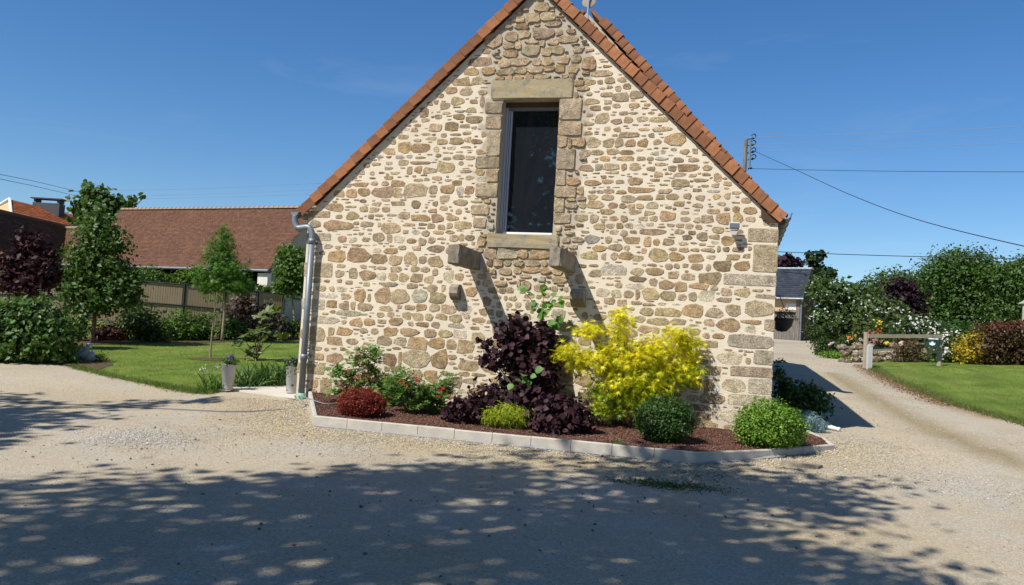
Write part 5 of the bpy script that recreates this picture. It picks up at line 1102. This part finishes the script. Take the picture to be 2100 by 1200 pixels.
rf = tiled('roof', E0+bu*0-(0, 0, 0.0), bu, Lb, sv, run*math.sqrt(2), 'plain_tile', barn, BR)
MB().add([E0+(0, 0, -.02), E0+bu*Lb+(0, 0, -.02), R0+bu*Lb+(0, 0, -.02), R0+(0, 0, -.02), E0+bv*2*run+(0, 0, -.02), E0+bv*2*run+bu*Lb+(0, 0, -.02)], [(0, 1, 2, 3), (3, 2, 5, 4)]).build('roof_boarding', 'brown_timber', barn)
tiled('roof_back', E0+bv*2*run+bu*Lb, -bu, Lb, (sv*np.array([-1, -1, 1])), run*math.sqrt(2), 'plain_tile', barn, BR, .34, .23)
# ridge tiles
nrt = int(Lb/.33); rt0 = None
for k in range(nrt):
    p = R0+bu*(k+.5)*Lb/nrt+(0, 0, .02)
    if rt0 is None:
        mb = MB(); A = [math.pi*i/6 for i in range(7)]; V = []
        for e, r in ((-.5, .115), (.44, .115), (.44, .135), (.5, .135)):
            V += [np.array([0, 0, 0])+bu*e*Lb/nrt+bv*math.cos(a)*r+np.array([0, 0, math.sin(a)*r-.03]) for a in A]
        F = [(r_*7+i, r_*7+i+1, (r_+1)*7+i+1, (r_+1)*7+i) for r_ in range(3) for i in range(6)]+[tuple(range(7)), tuple(range(21, 28))]
        me_ = MB().add(V, F); rt0 = me_.build('ridge_tile', 'ridge_clay', None); rt0.parent = barn; o = rt0
    else: o = rt0.copy(); C.objects.link(o)
    o.location = tuple(p-parent_loc(barn))
mb = MB().tube([E0+(0, 0, -.05)-bv*.06, E0+bu*Lb+(0, 0, -.05)-bv*.06], .06, 8); mb.build('gutter', 'zinc', barn)
# stone pillar and posts under the eave
MB().box(E0+bu*.45+bv*.4+(0, 0, (zt-E0[2])/2-.12), (.6, .6, E0[2]-zt-.1), math.pi-an).build('pillar', 'whitewash', barn)
for f in (.35, .68): MB().box(E0+bu*Lb*f+bv*.4+(0, 0, (zt-E0[2])/2-.1), (.25, .25, E0[2]-zt-.1), math.pi-an).build('post', 'brown_timber', barn)
# lower annex left of the barn
annex = thing('tiled_annex', 'lower brown tiled roof joined to the left end of the barn', 'barn', gz(E0+bu*Lb))
A0 = E0+bu*(Lb-.6)+bv*.1; r2_ = run*.64; AL = 14
tiled('roof', A0, bu, AL, sv, r2_*math.sqrt(2), 'plain_tile', annex, BR)
MB().tube([A0+bv*r2_+(0, 0, r2_+.03), A0+bv*r2_+bu*AL+(0, 0, r2_+.03)], .10, 8).build('ridge', 'ridge_clay', annex)
mb = MB(); mb.box(A0+bu*AL/2+bv*.3+(0, 0, (zt-A0[2])/2-.05), (AL, .3, A0[2]-zt), math.pi-an); mb.build('wall', 'stone_wall_far', annex)
MB().add([A0+bv*r2_+(0, 0, r2_), A0+bv*r2_+bu*AL+(0, 0, r2_), A0+bv*2*r2_+bu*AL, A0+bv*2*r2_], [(0, 1, 2, 3)]).build('roof_back', 'clay_tile', annex)
# house with orange roof behind
TL, BL, BR_ = W(20, 409, 56), W(24, 446, 53), W(168, 478, 57)
orange = thing('orange_roof_house', 'house with bright orange tiled roof and chimney behind the barn', 'house', gz(TL))
ou = BR_-BL; oL = np.linalg.norm(ou); ou /= oL; ov = TL-BL; oS = np.linalg.norm(ov); ov /= oS
tiled('roof', BL, ou, oL+.6, ov, oS, 'plain_tile', orange, [(.42, .12, .042), (.47, .14, .05), (.37, .11, .045)], .26, .34)
MB().add([BL-(0, 0, .05), BL+ou*(oL+.6)-(0, 0, .05), TL+ou*(oL+.6)-(0, 0, .05), TL-(0, 0, .05)], [(0, 1, 2, 3)]).build('roof_boarding', 'brown_timber', orange)
bk = TL-BL; bk[2] = 0
MB().add([TL, TL+ou*(oL+.6), TL+ou*(oL+.6)+bk-(0, 0, TL[2]-BL[2]), TL+bk-(0, 0, TL[2]-BL[2])], [(0, 1, 2, 3)]).build('roof_back', 'clay_tile', orange)
gl_ = W(-26, 436, 55)
MB().tube([TL+(0, 0, .05), gl_], .10, 5).build('bargeboard', 'white_paint', orange); MB().tube([TL+(0, 0, .05), BL], .08, 5).build('bargeboard', 'white_paint', orange)
MB().add([TL-(0, 0, .1), gl_, (gl_[0], gl_[1], gz(gl_)[2]), (BL[0], BL[1], gz(BL)[2]), BL], [(0, 1, 2, 3, 4)]).build('gable_wall', 'render_paint', orange)
MB().add([BL-(0, 0, .06), BR_-(0, 0, .06), (BR_[0], BR_[1], gz(BR_)[2]), (BL[0], BL[1], gz(BL)[2])], [(0, 1, 2, 3)]).build('wall', 'whitewash', orange)
c_ = W(100, 425, 58); hu = RT*np.array([1, 1, 0]); hu = hu/np.linalg.norm(hu); ch = MB().box(c_-(0, 0, .2), (1.85, .75, .9), math.atan2(hu[1], hu[0])).build('chimney', 'chimney_paint', orange)
MB().box(c_+(0, 0, .55), (2.15, .9, .08), math.atan2(hu[1], hu[0])).build('cap', 'chimney_paint', ch)
for s_ in (-1, 1): MB().box(c_+(0, 0, .40)+hu*s_*.8, (.14, .7, .22), math.atan2(hu[1], hu[0])).build('cap_support', 'chimney_paint', ch)
# brown roof in front of the orange one
k1, k2 = W(-60, 420, 43), W(150, 468, 50); ku = k2-k1; kL = np.linalg.norm(ku); ku /= kL; kn = np.array([ku[1], -ku[0], 0]); kn /= np.linalg.norm(kn)
old = thing('old_tiled_barn', 'old dark brown tiled roof at the far left behind the plum tree', 'barn', gz(k1))
sv3 = -kn+np.array([0, 0, 1.0]); sv3 = sv3-ku*(sv3@ku); sv3 /= np.linalg.norm(sv3)
tiled('roof', k1-sv3*4.6, ku, kL, sv3, 4.6, 'plain_tile', old, [(.08, .045, .03), (.10, .055, .034), (.065, .04, .03)])
MB().tube([k1+(0, 0, .03), k2+(0, 0, .03)], .09, 8, (.16, .10, .07)).build('ridge', 'plain_tile', old)
mb = MB(); e1 = k1-sv3*4.4; e2 = e1+ku*kL; mb.add([e1, e2, (e2[0], e2[1], gz(e2)[2]-.3), (e1[0], e1[1], gz(e1)[2]-.3)], [(0, 1, 2, 3)]); mb.build('wall', 'stone_wall_far', old)
MB().add([k1, k2, k2-kn*4-(0, 0, 4), k1-kn*4-(0, 0, 4)], [(0, 1, 2, 3)]).build('roof_back', 'clay_tile', old)
# walnut tree behind the barn
q = W(215, 640, 56)
tree('walnut_tree', 'green tree crown rising behind the barn roof', gz(q), W(215, 470, 56), pxblobs([(185, 398, 20, 18), (215, 410, 22, 16), (175, 425, 28, 22), (205, 440, 36, 26), (240, 425, 22, 18), (270, 408, 16, 10), (292, 408, 8, 6), (170, 455, 26, 20), (230, 455, 40, 20)], 56, .9), 2200, 'clump', .34, (.05, .10, .02), (.10, .17, .035), spread=.4, per=8, r0=.18)
# ================================================================== RIGHT SIDE
# shed with slate roof
b0 = G(1641, 699); d = depth(b0); k = d/FPX; zg = b0[2]
shed = thing('slate_shed', 'small timber shed with grey slate roof at the end of the drive', 'shed', gz(b0))
su = math.cos(.6)*RT-math.sin(.6)*FW; su[2] = 0; su /= np.linalg.norm(su); sn = np.array([-su[1], su[0], 0])     # along the front, and back
Fr = b0+su*0; Ls = 4.2; Ds = 2.6; ze = zg+(699-612)*k; zr_ = W(1660, 551, d+Ds/2)[2]
zr_ = max(zr_, ze+1.4)
Eo = np.array([Fr[0], Fr[1], ze])+su*.15-sn*.25
v_ = sn*(Ds/2+.25)+np.array([0, 0, zr_-ze]); Sl = np.linalg.norm(v_); v_ /= Sl
rfx = tiled('roof', Eo-su*(Ls+.2), su, Ls+.2, v_, Sl, 'slate', shed, [(.035, .042, .058), (.042, .05, .068), (.03, .036, .05)], .22, .16)
MB().add([Eo+(0, 0, -.03), Eo-su*(Ls+.2)+(0, 0, -.03), Eo-su*(Ls+.2)+v_*Sl+(0, 0, -.03), Eo+v_*Sl+(0, 0, -.03), Eo+v_*Sl*np.array([2, 2, 0])+(0, 0, -.03), Eo-su*(Ls+.2)+v_*Sl*np.array([2, 2, 0])+(0, 0, -.03)], [(0, 1, 2, 3), (3, 2, 5, 4)]).build('roof_boarding', 'lead', shed)
MB().tube([Eo+v_*Sl, Eo-su*(Ls+.2)+v_*Sl], .07, 8).build('ridge', 'zinc', shed)
MB().tube([Eo+su*.02-(0, 0, .04)-sn*.05, Eo-su*(Ls+.2)-(0, 0, .04)-sn*.05], .06, 8).build('gutter', 'zinc', shed)
MB().tube([Fr+su*.02-sn*.12+(0, 0, ze-zg), Fr+su*.02-sn*.12], .045, 8).build('downpipe', 'zinc', shed)
MB().prism([(0, -.2), (Ds, -.2), (Ds, ze-zg), (Ds/2, zr_-zg-.1), (0, ze-zg)], (sn, (0, 0, 1)), np.array([Fr[0], Fr[1], zg]), -su*.1).build('side_wall', 'brown_timber', shed)
hh = ze-zg
MB().box(Fr-su*(.16)+sn*.06+(0, 0, hh/2), (.30, .12, hh), math.atan2(su[1], su[0])).build('post', 'grey_timber', shed)
MB().box(Fr-su*2.2+sn*.12+(0, 0, hh*.84), (3.8, .14, hh*.30), math.atan2(su[1], su[0])).build('plaster_panel', 'render_paint', shed)
MB().box(Fr-su*.62+sn*.04+(0, 0, hh*.80), (.6, .05, hh*.16), math.atan2(su[1], su[0])).build('bare_stone_patch', 'whitewash', shed)
MB().box(Fr-su*2.2+sn*.03+(0, 0, hh*.68), (3.8, .10, .06), math.atan2(su[1], su[0])).build('door_head', 'grey_timber', shed)
for j in range(16): MB().box(Fr-su*(.42+j*.155)+sn*(.10+rnd.uniform(0, .012))+(0, 0, hh*.33), (.147, .03, hh*.64), math.atan2(su[1], su[0])).build('plank', 'grey_timber', shed)
MB().box(Fr-su*2.2+sn*.3+(0, 0, hh*.35), (3.9, .02, hh*.7), math.atan2(su[1], su[0])).build('back_panel', 'dark_interior', shed)
# hanging basket on a hook from the house side
bp_ = W(1604, 655, 17.2); kb = 17.2/FPX
hb = thing('hanging_basket', 'dark hanging basket on a curved iron hook beside the house corner', 'basket', bp_)
MB().lathe([(0, -26*kb), (10*kb, -24*kb), (19*kb, -14*kb), (23*kb, 0), (24*kb, 2*kb), (21*kb, 1*kb), (0, -2*kb)], bp_, 18).build('bowl', 'black_plastic', hb, True)
hk = [bp_+np.array([-.30, .0, 75*kb*.62]), bp_+np.array([-.10, 0, 80*kb*.62]), bp_+np.array([-.03, 0, 60*kb*.62]), bp_+np.array([.02, 0, 42*kb*.62]), bp_+np.array([.05, 0, 40*kb*.62])]
MB().tube(smooth_path(hk), .008, 6).build('hook', 'dark_metal', hb)
for a in (0, 2.1, 4.2): MB().tube([bp_+np.array([.02, 0, 42*kb*.62]), bp_+np.array([22*kb*math.cos(a), 22*kb*math.sin(a), 0])], .004, 5).build('chain', 'dark_metal', hb)
pos, nr, cl = crown([(bp_[0], bp_[1], bp_[2]+.06, .28, .25, .14)], 420, .05, 6, .5, .4, outside_house)
scatter('foliage', pos, nr, .045*npr.uniform(.6, 1.2, len(pos)), 'ovate', (.015, .03, .010), (.04, .05, .018), 'leaf', hb)
# fence rails by the right lawn
b1 = G(1774, 756); b2 = W(1926, 746, depth(b1)+.6); print('GATE', depth(b1), depth(b2), depth(G(2000,750)), depth(G(2080,754)), depth(G(1703,714)), depth(G(1865,746)), depth(G(188,706)), depth(G(455,702))); dg = depth(b1); kg = dg/FPX
gate = thing('timber_rail_fence', 'weathered timber rail between two posts at the lawn edge', 'fence', gz(b1))
t1 = W(1779, 681, dg); MB().tube([np.array(gz(b1))-(0, 0, .05), np.array([b1[0], b1[1], t1[2]])], [.085, .075], 12).build('post', 'rail_timber', gate)
d2 = depth(b2); t2_ = W(1927, 698, d2); MB().tube([np.array(gz(b2))-(0, 0, .05), np.array([b2[0], b2[1], t2_[2]])], [.085, .08], 12).build('post', 'rail_timber', gate)
def rail(pa, pb, h): 
    v = pb-pa; L = np.linalg.norm(v); MB().box((pa+pb)/2, (L, .05, h), math.atan2(v[1], v[0]), ax=(v/L, np.cross((0, 0, 1), v/L)/np.linalg.norm(np.cross((0, 0, 1), v/L)), (0, 0, 1))).build('rail', 'rail_timber', gate)
rail(W(1781, 689, dg-.1), W(1931, 690, d2-.1), .12); rail(W(1893, 720, d2-.1), W(1930, 722, d2-.1), .08); rail(W(1781, 719, dg-.1), W(1832, 717, dg+.2), .06)
mbx = W(1911, 703, d2-.2); kk = d2/FPX
mail = thing('mailbox', 'small dark green mailbox hanging under the timber rail', 'mailbox', mbx)
MB().box(mbx, (25*kk, .12, 19*kk), YAW*0).build('box', 'dark_green_paint', mail)
MB().prism([(-5, -4), (-1.5, -5.5), (1.5, -5.5), (5, -4), (5.5, .5), (2.5, -1), (1.5, 2.5), (-1.5, 2.5), (-2.5, -1), (-5.5, .5)], ((kk, 0, 0), (0, 0, kk)), mbx-(0, .072, 0), (0, .01, 0)).build('emblem', 'sign_white', mail)
MB().box(mbx+(0, -.065, 8*kk), (22*kk, .012, 2.2*kk)).build('flap', 'sign_white', mail)
b3 = G(1782, 757); t3 = W(1785, 707, depth(b3))
bo = thing('white_bollard', 'short white stone bollard in front of the timber post', 'bollard', gz(b3))
MB().box((b3[0], b3[1], (gz(b3)[2]+t3[2])/2-.03), (.14, .13, t3[2]-gz(b3)[2]), .3).prism([(-.07, 0), (.07, 0), (.04, .04), (-.04, .04)], ((1, 0, 0), (0, 0, 1)), (b3[0], b3[1]-.065, t3[2]-.03), (0, .13, 0)).build('shaft', 'bollard_paint', bo)
# rock garden wall
rk = thing('dry_stone_wall', 'low tumbled dry stone wall below the flowers behind the rail', 'wall', gz(W(1810, 738, dg+3)))
for k in range(70):
    px = rnd.uniform(1722, 1900); row_ = rnd.randrange(3); py = 738-row_*14+rnd.uniform(-4, 4)-(1810-px)*-.02; dd = dg+2.8+rnd.uniform(-.15, .25)+row_*.18
    c = W(px, py, dd); s_ = rnd.uniform(.10, .20); rock('stone', c, s_, tuple(.55*q_ for q_ in stone_col(rnd.choice('bbbtg'))), rk, 'stone', .72)
# shrubs and flowers right
def rs(name, lab, cat, px, py, d, bl, n, lf, sz, c1, c2, mt='leaf', spread=.15, per=9, group=None, fl=None, dp=.8, shell=.6, r0=.03):
    if d < 3: d = depth(G(px, py))+d
    th = shrub(name, lab, cat, gz(W(px, py, d)), pxblobs(bl, d, dp), n, lf, sz, c1, c2, mt, group, spread, per, True, shell, r0=r0, keep=None)
    if fl:
        fb, fn, fs, f1, f2 = fl; pos, nr, cl = crown(pxblobs(fb, d-.25, dp), fn, .10, 3, .75, .3)
        scatter('blossom', pos, nr+np.array([-.3, -.9, .4]), fs*npr.uniform(.7, 1.25, len(pos)), 'flower', f1, f2, 'petal', th, .12)
    return th
WH = ((.55, .55, .48), (.68, .67, .62))
rs('viburnum', 'tall shrub covered with white blossom right of the shed', 'shrub', 1720, 705, 40, [(1690, 600, 36, 28), (1730, 610, 44, 34), (1770, 625, 30, 40), (1710, 650, 44, 36), (1755, 665, 40, 26)], 4200, 'ovate', .24, (.035, .075, .015), (.09, .15, .035), spread=.25, fl=([(1690, 595, 36, 28), (1730, 605, 44, 34), (1700, 645, 40, 26)], 220, .05, *WH), group='white blossom shrubs')
rs('viburnum', 'second white flowering shrub left of the dark purple tree', 'shrub', 1810, 700, 38, [(1800, 640, 34, 34), (1835, 650, 26, 30), (1790, 670, 30, 20)], 2800, 'ovate', .22, (.05, .09, .025), (.13, .18, .06), spread=.22, fl=([(1800, 635, 32, 26), (1830, 650, 24, 20)], 120, .055, *WH), group='white blossom shrubs')
rs('grey_green_bush', 'rounded grey green bush at the bend of the drive', 'bush', 1703, 714, .5, [(1703, 675, 42, 32), (1685, 685, 26, 24), (1725, 685, 26, 24)], 3600, 'ovate', .13, (.03, .055, .018), (.065, .095, .03), spread=.14, shell=.75)
rs('clipped_hedge', 'dark green clipped hedge right of the grey green bush', 'hedge', 1785, 710, .5, [(1760, 682, 28, 22), (1795, 682, 30, 22), (1830, 684, 28, 20)], 3400, 'ovate', .12, (.02, .06, .010), (.045, .10, .016), spread=.14, shell=.7)
rs('low_shrub', 'low dark green shrub beside the rock wall left end', 'shrub', 1690, 730, .3, [(1692, 708, 20, 16), (1715, 712, 20, 12), (1680, 720, 12, 10)], 1500, 'ovate', .10, (.025, .06, .012), (.06, .11, .022), spread=.1, fl=([(1705, 705, 8, 3)], 5, .06, (.6, .35, .42), (.7, .5, .55)))
rs('ground_cover', 'bright green low ground cover beside the drive bend', 'plant', 1715, 736, .2, [(1700, 728, 24, 5), (1728, 730, 22, 5)], 1300, 'ovate', .07, (.10, .21, .02), (.17, .30, .04), spread=.08)
flw = [('orange_flowers', 'orange flowers on the rock wall left of the timber post', 1745, 692, [(1742, 692, 14, 6)], (.65, .20, .03), (.7, .3, .06)), ('pink_flowers', 'bright pink flowers on the rock wall right of the timber post', 1800, 700, [(1800, 701, 12, 4)], (.55, .10, .25), (.65, .3, .4)),
       ('yellow_flowers', 'small yellow flowers on the rock wall behind the rail', 1820, 703, [(1820, 703, 7, 3)], (.75, .55, .03), (.8, .65, .08)), ('red_roses', 'red roses above the timber rail left end', 1800, 680, [(1800, 680, 20, 8)], (.60, .05, .03), (.7, .09, .05)),
       ('yellow_azalea', 'yellow flowering azalea behind the red roses', 1802, 665, [(1800, 664, 14, 7), (1815, 670, 10, 5)], (.7, .5, .03), (.78, .6, .08)), ('pale_pink_flowers', 'pale pink flowers left of the timber post', 1758, 697, [(1740, 700, 5, 2), (1765, 696, 5, 2)], (.6, .4, .42), (.7, .55, .55))]
for nm, lab, px, py, bl, c1, c2 in flw:
    rs(nm, lab, 'flowers', px, py+18, dg+3.6, [(b_[0], b_[1]+3, b_[2]*1.2, b_[3]*1.3) for b_ in bl], 260, 'ovate', .09, (.04, .09, .02), (.09, .15, .035), spread=.08, fl=(bl, 16, .042, c1, c2), r0=.008)
rs('white_rhododendron', 'white flowering rhododendron behind the timber rail', 'shrub', 1890, 705, dg+4.5, [(1885, 672, 40, 22), (1860, 680, 30, 20), (1915, 682, 26, 18), (1880, 700, 46, 14)], 2600, 'ovate', .14, (.03, .065, .015), (.075, .12, .03), spread=.14, fl=([(1885, 666, 40, 20), (1910, 674, 22, 16)], 120, .05, *WH), group='white flowering bushes by the rail')
rs('white_rose', 'white flowering bush right of the mailbox', 'shrub', 1945, 746, .4, [(1945, 705, 34, 24), (1930, 725, 28, 20), (1960, 720, 24, 24), (1920, 690, 14, 12)], 1900, 'ovate', .10, (.045, .09, .02), (.11, .16, .045), spread=.12, fl=([(1942, 703, 34, 26), (1925, 695, 16, 16), (1945, 728, 28, 12)], 150, .045, *WH), group='white flowering bushes by the rail')
rs('golden_bush', 'golden yellow bush at the far edge of the right lawn', 'bush', 2000, 750, .5, [(2000, 712, 34, 32), (1985, 725, 24, 22), (2018, 728, 20, 20)], 3000, 'ovate', .09, (.34, .27, .012), (.52, .40, .03), spread=.10, shell=.7)
rs('copper_hedge', 'tall reddish brown hedge at the right edge of the lawn', 'hedge', 2080, 754, 1.2, [(2030, 705, 40, 38), (2075, 705, 46, 40), (2120, 705, 46, 42), (2060, 725, 50, 26), (2160, 705, 46, 42)], 6000, 'ovate', .12, (.045, .026, .012), (.10, .06, .022), spread=.14, shell=.72)
pos, nr, cl = crown(pxblobs([(2040, 672, 40, 5), (2085, 668, 40, 5), (2130, 668, 40, 5)], depth(G(2080, 754))+1.2, .8), 700, .12, 9, .5, .6)
scatter('young_shoots', pos, nr, .09, 'ovate', (.11, .03, .018), (.18, .05, .03), 'leaf', bpy.data.objects['copper_hedge'])['label'] = 'red young shoots along the hedge top'
rs('rose_bush', 'brownish leafy rose bush behind the timber rail', 'bush', 1865, 746, .6, [(1865, 712, 30, 18), (1850, 728, 22, 14), (1880, 730, 18, 12)], 900, 'ovate', .09, (.06, .045, .02), (.13, .085, .035), spread=.13, fl=([(1838, 716, 4, 2), (1850, 705, 10, 4)], 8, .05, (.6, .4, .35), (.7, .5, .45)))
rs('lawn_edge_hedge', 'green low hedge behind the white flowers', 'hedge', 1955, 700, dg+7, [(1960, 680, 40, 18), (1995, 685, 30, 16), (1925, 672, 30, 12)], 1800, 'ovate', .14, (.025, .07, .012), (.05, .12, .02), spread=.16)
# trees right
big = [('broadleaf_tree', 'largest dense green tree behind the right lawn', 1975, 46, [(1950, 560, 54, 38), (1990, 545, 44, 30), (1920, 590, 40, 34), (1965, 610, 60, 40), (2020, 590, 50, 44), (1905, 630, 34, 30), (1960, 655, 60, 30), (1960, 520, 12, 10)]),
       ('broadleaf_tree', 'green tree at the right edge of the photo behind the copper hedge', 2090, 44, [(2070, 590, 50, 40), (2095, 560, 34, 26), (2120, 600, 60, 56), (2060, 640, 50, 34), (2130, 560, 40, 34), (2040, 570, 30, 24)]),
       ('broadleaf_tree', 'paler green tree between the white shrubs and the largest tree', 1835, 52, [(1815, 590, 36, 26), (1850, 580, 36, 22), (1880, 600, 30, 30), (1830, 620, 44, 28), (1790, 605, 20, 20)])]
for k, (nm, lab, px, dd, bl) in enumerate(big):
    q = W(px, 690, dd)
    tree(nm, lab, gz(q), W(px, 600, dd), pxblobs(bl, dd, .9), 22000 if k < 2 else 9000, 'ovate', .19, ((.032, .078, .013) if k < 2 else (.05, .09, .022)), ((.08, .155, .026) if k < 2 else (.10, .16, .04)), group='trees behind the right lawn', spread=.36, per=9, r0=.2, shell=.6)
q = W(1855, 690, 42); tree('purple_tree', 'dark purple rounded tree before the largest green tree', gz(q), W(1855, 640, 42), pxblobs([(1850, 600, 28, 24), (1858, 625, 32, 28), (1862, 652, 26, 18)], 42, .9), 3000, 'ovate', .26, (.012, .006, .009), (.03, .011, .016), 'dark_leaf', spread=.25, per=9, r0=.12)
q = W(1690, 690, 60); tree('pine_tree', 'sparse leaning pine top beside the slate shed', gz(q), W(1680, 545, 60), pxblobs([(1672, 527, 16, 8), (1685, 522, 10, 6), (1668, 540, 12, 8), (1690, 556, 22, 8), (1675, 570, 24, 10), (1700, 562, 10, 6), (1660, 580, 20, 12)], 60, .9), 1700, 'clump', .26, (.02, .05, .018), (.05, .09, .03), 'leaf', spread=.3, per=9, r0=.14)
q = W(1612, 690, 56); tree('copper_beech', 'purple tree top showing over the slate shed roof', gz(q), W(1615, 560, 56), pxblobs([(1610, 535, 14, 8), (1625, 540, 14, 8), (1600, 545, 20, 10), (1618, 528, 6, 6)], 56, .9), 900, 'clump', .26, (.02, .01, .016), (.05, .02, .035), 'dark_leaf', spread=.3, per=8, r0=.15)
q = W(1597, 690, 64); tree('distant_tree', 'green tree edge between the house corner and copper beech', gz(q), W(1597, 560, 64), pxblobs([(1592, 545, 14, 14), (1600, 560, 24, 16)], 64, .9), 600, 'clump', .36, (.05, .10, .03), (.09, .15, .04), spread=.35, per=8, r0=.18)
# grey stone building corner at the right edge
q = W(2100, 690, 34); tag(MB().box((q[0]+.25, q[1], gz(q)[2]+1.0), (.65, .5, 2.0), -.25).prism([(-.45, 0), (.45, 0), (.1, .25), (-.1, .25)], ((1, 0, 0), (0, 0, 1)), (q[0]+.25, q[1]-.25, gz(q)[2]+2.0), (0, .5, 0)).build('stone_pillar', 'stone_wall_far'), 'pale stone pillar at the right edge behind the copper hedge', 'pillar')
# ================================================================== POLE AND WIRES
pb = W(1523, 352, 42); ptop = W(1530, 287, 42)
pole = thing('utility_pole', 'weathered electricity pole with curved insulator hooks behind the roof', 'pole', gz(pb))
MB().tube([gz(pb), (ptop[0], ptop[1], ptop[2])], [.15, .10], 10).build('shaft', 'grey_timber', pole)
MB().tube([W(1537, 345, 41.8), W(1539, 286, 41.8)], .05, 8).build('conduit', 'zinc', pole)
for yy in (284, 297, 312, 326):
    MB().tube(smooth_path([W(1533, yy+2, 42), W(1541, yy+1, 42), W(1548, yy-1, 42), W(1550, yy-6, 42), W(1546, yy-9, 42), W(1541, yy-6, 42)], 3), .028, 6).build('insulator_hook', 'dark_metal', pole)
    MB().lathe([(0, 0), (.05, 0), (.06, .05), (.03, .12), (0, .12)], W(1543, yy+2, 42), 8).build('insulator', 'dark_metal', pole)
MB().tube([W(1534, 346, 42), W(1542, 345, 42)], .05, 6).build('lower_insulator', 'dark_metal', pole)
def wire(pts, r, lab, mat='dark_metal', group='overhead wires'):
    tag(MB().tube(smooth_path([W(*q) for q in pts], 6), r, 5).build('overhead_wire', mat, None, True), lab, 'wire', group)
wire([(1455, 295, 46), (1543, 282, 42), (1800, 274, 38), (2200, 254, 33)], .010, 'topmost thin wire running right from the pole', 'hose_grey')
wire([(1470, 306, 46), (1545, 297, 42), (1800, 289, 38), (2200, 270, 33)], .006, 'second thin wire from the top running right from the pole', 'hose_grey')
wire([(1490, 318, 45), (1548, 311, 42), (1800, 304, 38), (2200, 289, 33)], .009, 'third thin wire from the top running right from the pole', 'hose_grey')
wire([(1540, 346, 42), (1800, 351, 38), (2200, 353, 33)], .013, 'thicker level wire leaving the pole at roof height')
wire([(1545, 309, 42), (1640, 352, 34), (1750, 402, 28), (1900, 456, 23), (2200, 528, 17)], .012, 'dark service cable sagging down to the right')
wire([(1585, 516, 50), (1800, 524, 46), (2200, 534, 40)], .022, 'low wire passing in front of the pine top')
wire([(-30, 352, 40), (80, 374, 52), (170, 396, 62)], .014, 'upper of two wires at the upper left descending to the walnut tree')
wire([(-30, 361, 40), (80, 384, 52), (165, 404, 62)], .014, 'lower of two wires at the upper left descending to the walnut tree')
wire([(150, 391, 60), (380, 388, 58), (660, 376, 56)], .008, 'highest faint wire above the barn ridge', 'hose_grey')
wire([(200, 402, 60), (400, 399, 58), (660, 389, 56)], .007, 'middle faint wire above the barn ridge', 'hose_grey')
wire([(200, 409, 60), (400, 406, 58), (660, 398, 56)], .007, 'lowest faint wire above the barn ridge', 'hose_grey')
# ================================================================== TREES BEHIND THE CAMERA
def shade_blobs(sh):
    out = []
    for sx_, sy_, r, z in sh:
        h = z-float(T(0, sy_)); out.append((sx_-.49*h, sy_-.70*h, z, r, r*1.05, r*.75))
    return out
sb = shade_blobs([(3.3, -2.7, 1.15, 8.2), (2.0, -2.7, .9, 9.0), (1.0, -3.6, 1.2, 9.5), (-.3, -4.6, 1.1, 9.2), (-1.3, -6.0, 1.3, 8.8), (2.6, -4.6, 1.6, 8.5), (.7, -5.8, 1.7, 9.5), (3.2, -6.0, 1.2, 8.0), (-2.3, -7.8, 1.6, 8.6), (1.4, -7.8, 1.9, 9.2), (-.6, -9.4, 2.0, 9.0), (2.6, -9.8, 1.8, 8.4)])
tree('shade_tree', 'large leafy tree standing behind the camera', (-4.5, -15.5, float(T(0, -15.5))), (-3.6, -13.8, 7.5), sb, 15000, 'clump', .17, (.03, .075, .012), (.07, .14, .025), spread=.34, per=52, r0=.28, shell=.45)
sb = shade_blobs([(-7.4, -3.0, 1.1, 8.0), (-6.1, -2.2, .5, 8.4), (-8.6, -4.6, 1.8, 8.5), (-5.9, -4.2, .65, 7.8), (-5.7, -3.0, .8, 8.0), (-5.1, -3.8, .5, 7.6), (-4.7, -4.7, .5, 7.8), (-6.2, -3.4, .7, 8.3), (-5.4, -1.2, .42, 8.6), (-4.9, -.8, .3, 8.2), (-9.5, -7.5, 2.2, 8.0)])
tree('shade_tree', 'second leafy tree standing left of the camera', (-14.5, -13, float(T(0, -13))), (-13.2, -11, 6.5), sb, 6000, 'clump', .19, (.03, .075, .012), (.07, .14, .025), spread=.26, per=12, r0=.26, shell=.45)
tg_ = W(25, 490, 42); cpos = tg_+np.array([-.49, -.70, 1.0])*7.0
tree('roadside_tree', 'tall dark tree outside the left edge shading the old roof', gz(cpos), cpos, [(cpos[0], cpos[1], cpos[2], 2.2, 2.2, 2.6), (cpos[0]-2.5, cpos[1]+1, cpos[2]-1, 2.4, 2.4, 2.6), (cpos[0]-1, cpos[1], cpos[2]-3, 2.2, 2.2, 2.2)], 3500, 'clump', .3, (.025, .06, .012), (.05, .10, .02), spread=.35, per=10, r0=.2)
for k, (x, y) in enumerate(((-17, -29), (-11, -31), (-5, -29), (2, -32))):  # unseen trees added so the window pane mirrors dark foliage
    tree('reflection_tree', ('first', 'second', 'third', 'fourth')[k]+' added tree from the left behind the camera, darkening the window reflection', (x, y, float(T(0, y))), (x, y, 5), [(x, y, 11, 4, 3, 4.2), (x+1.5, y, 6, 4, 3, 3.6), (x-1.5, y+.5, 4.5, 4, 3, 3.4)], 3400, 'clump', .42, (.03, .07, .012), (.06, .12, .02), group='trees added behind the camera for the window reflection', spread=.45, per=10, r0=.25)
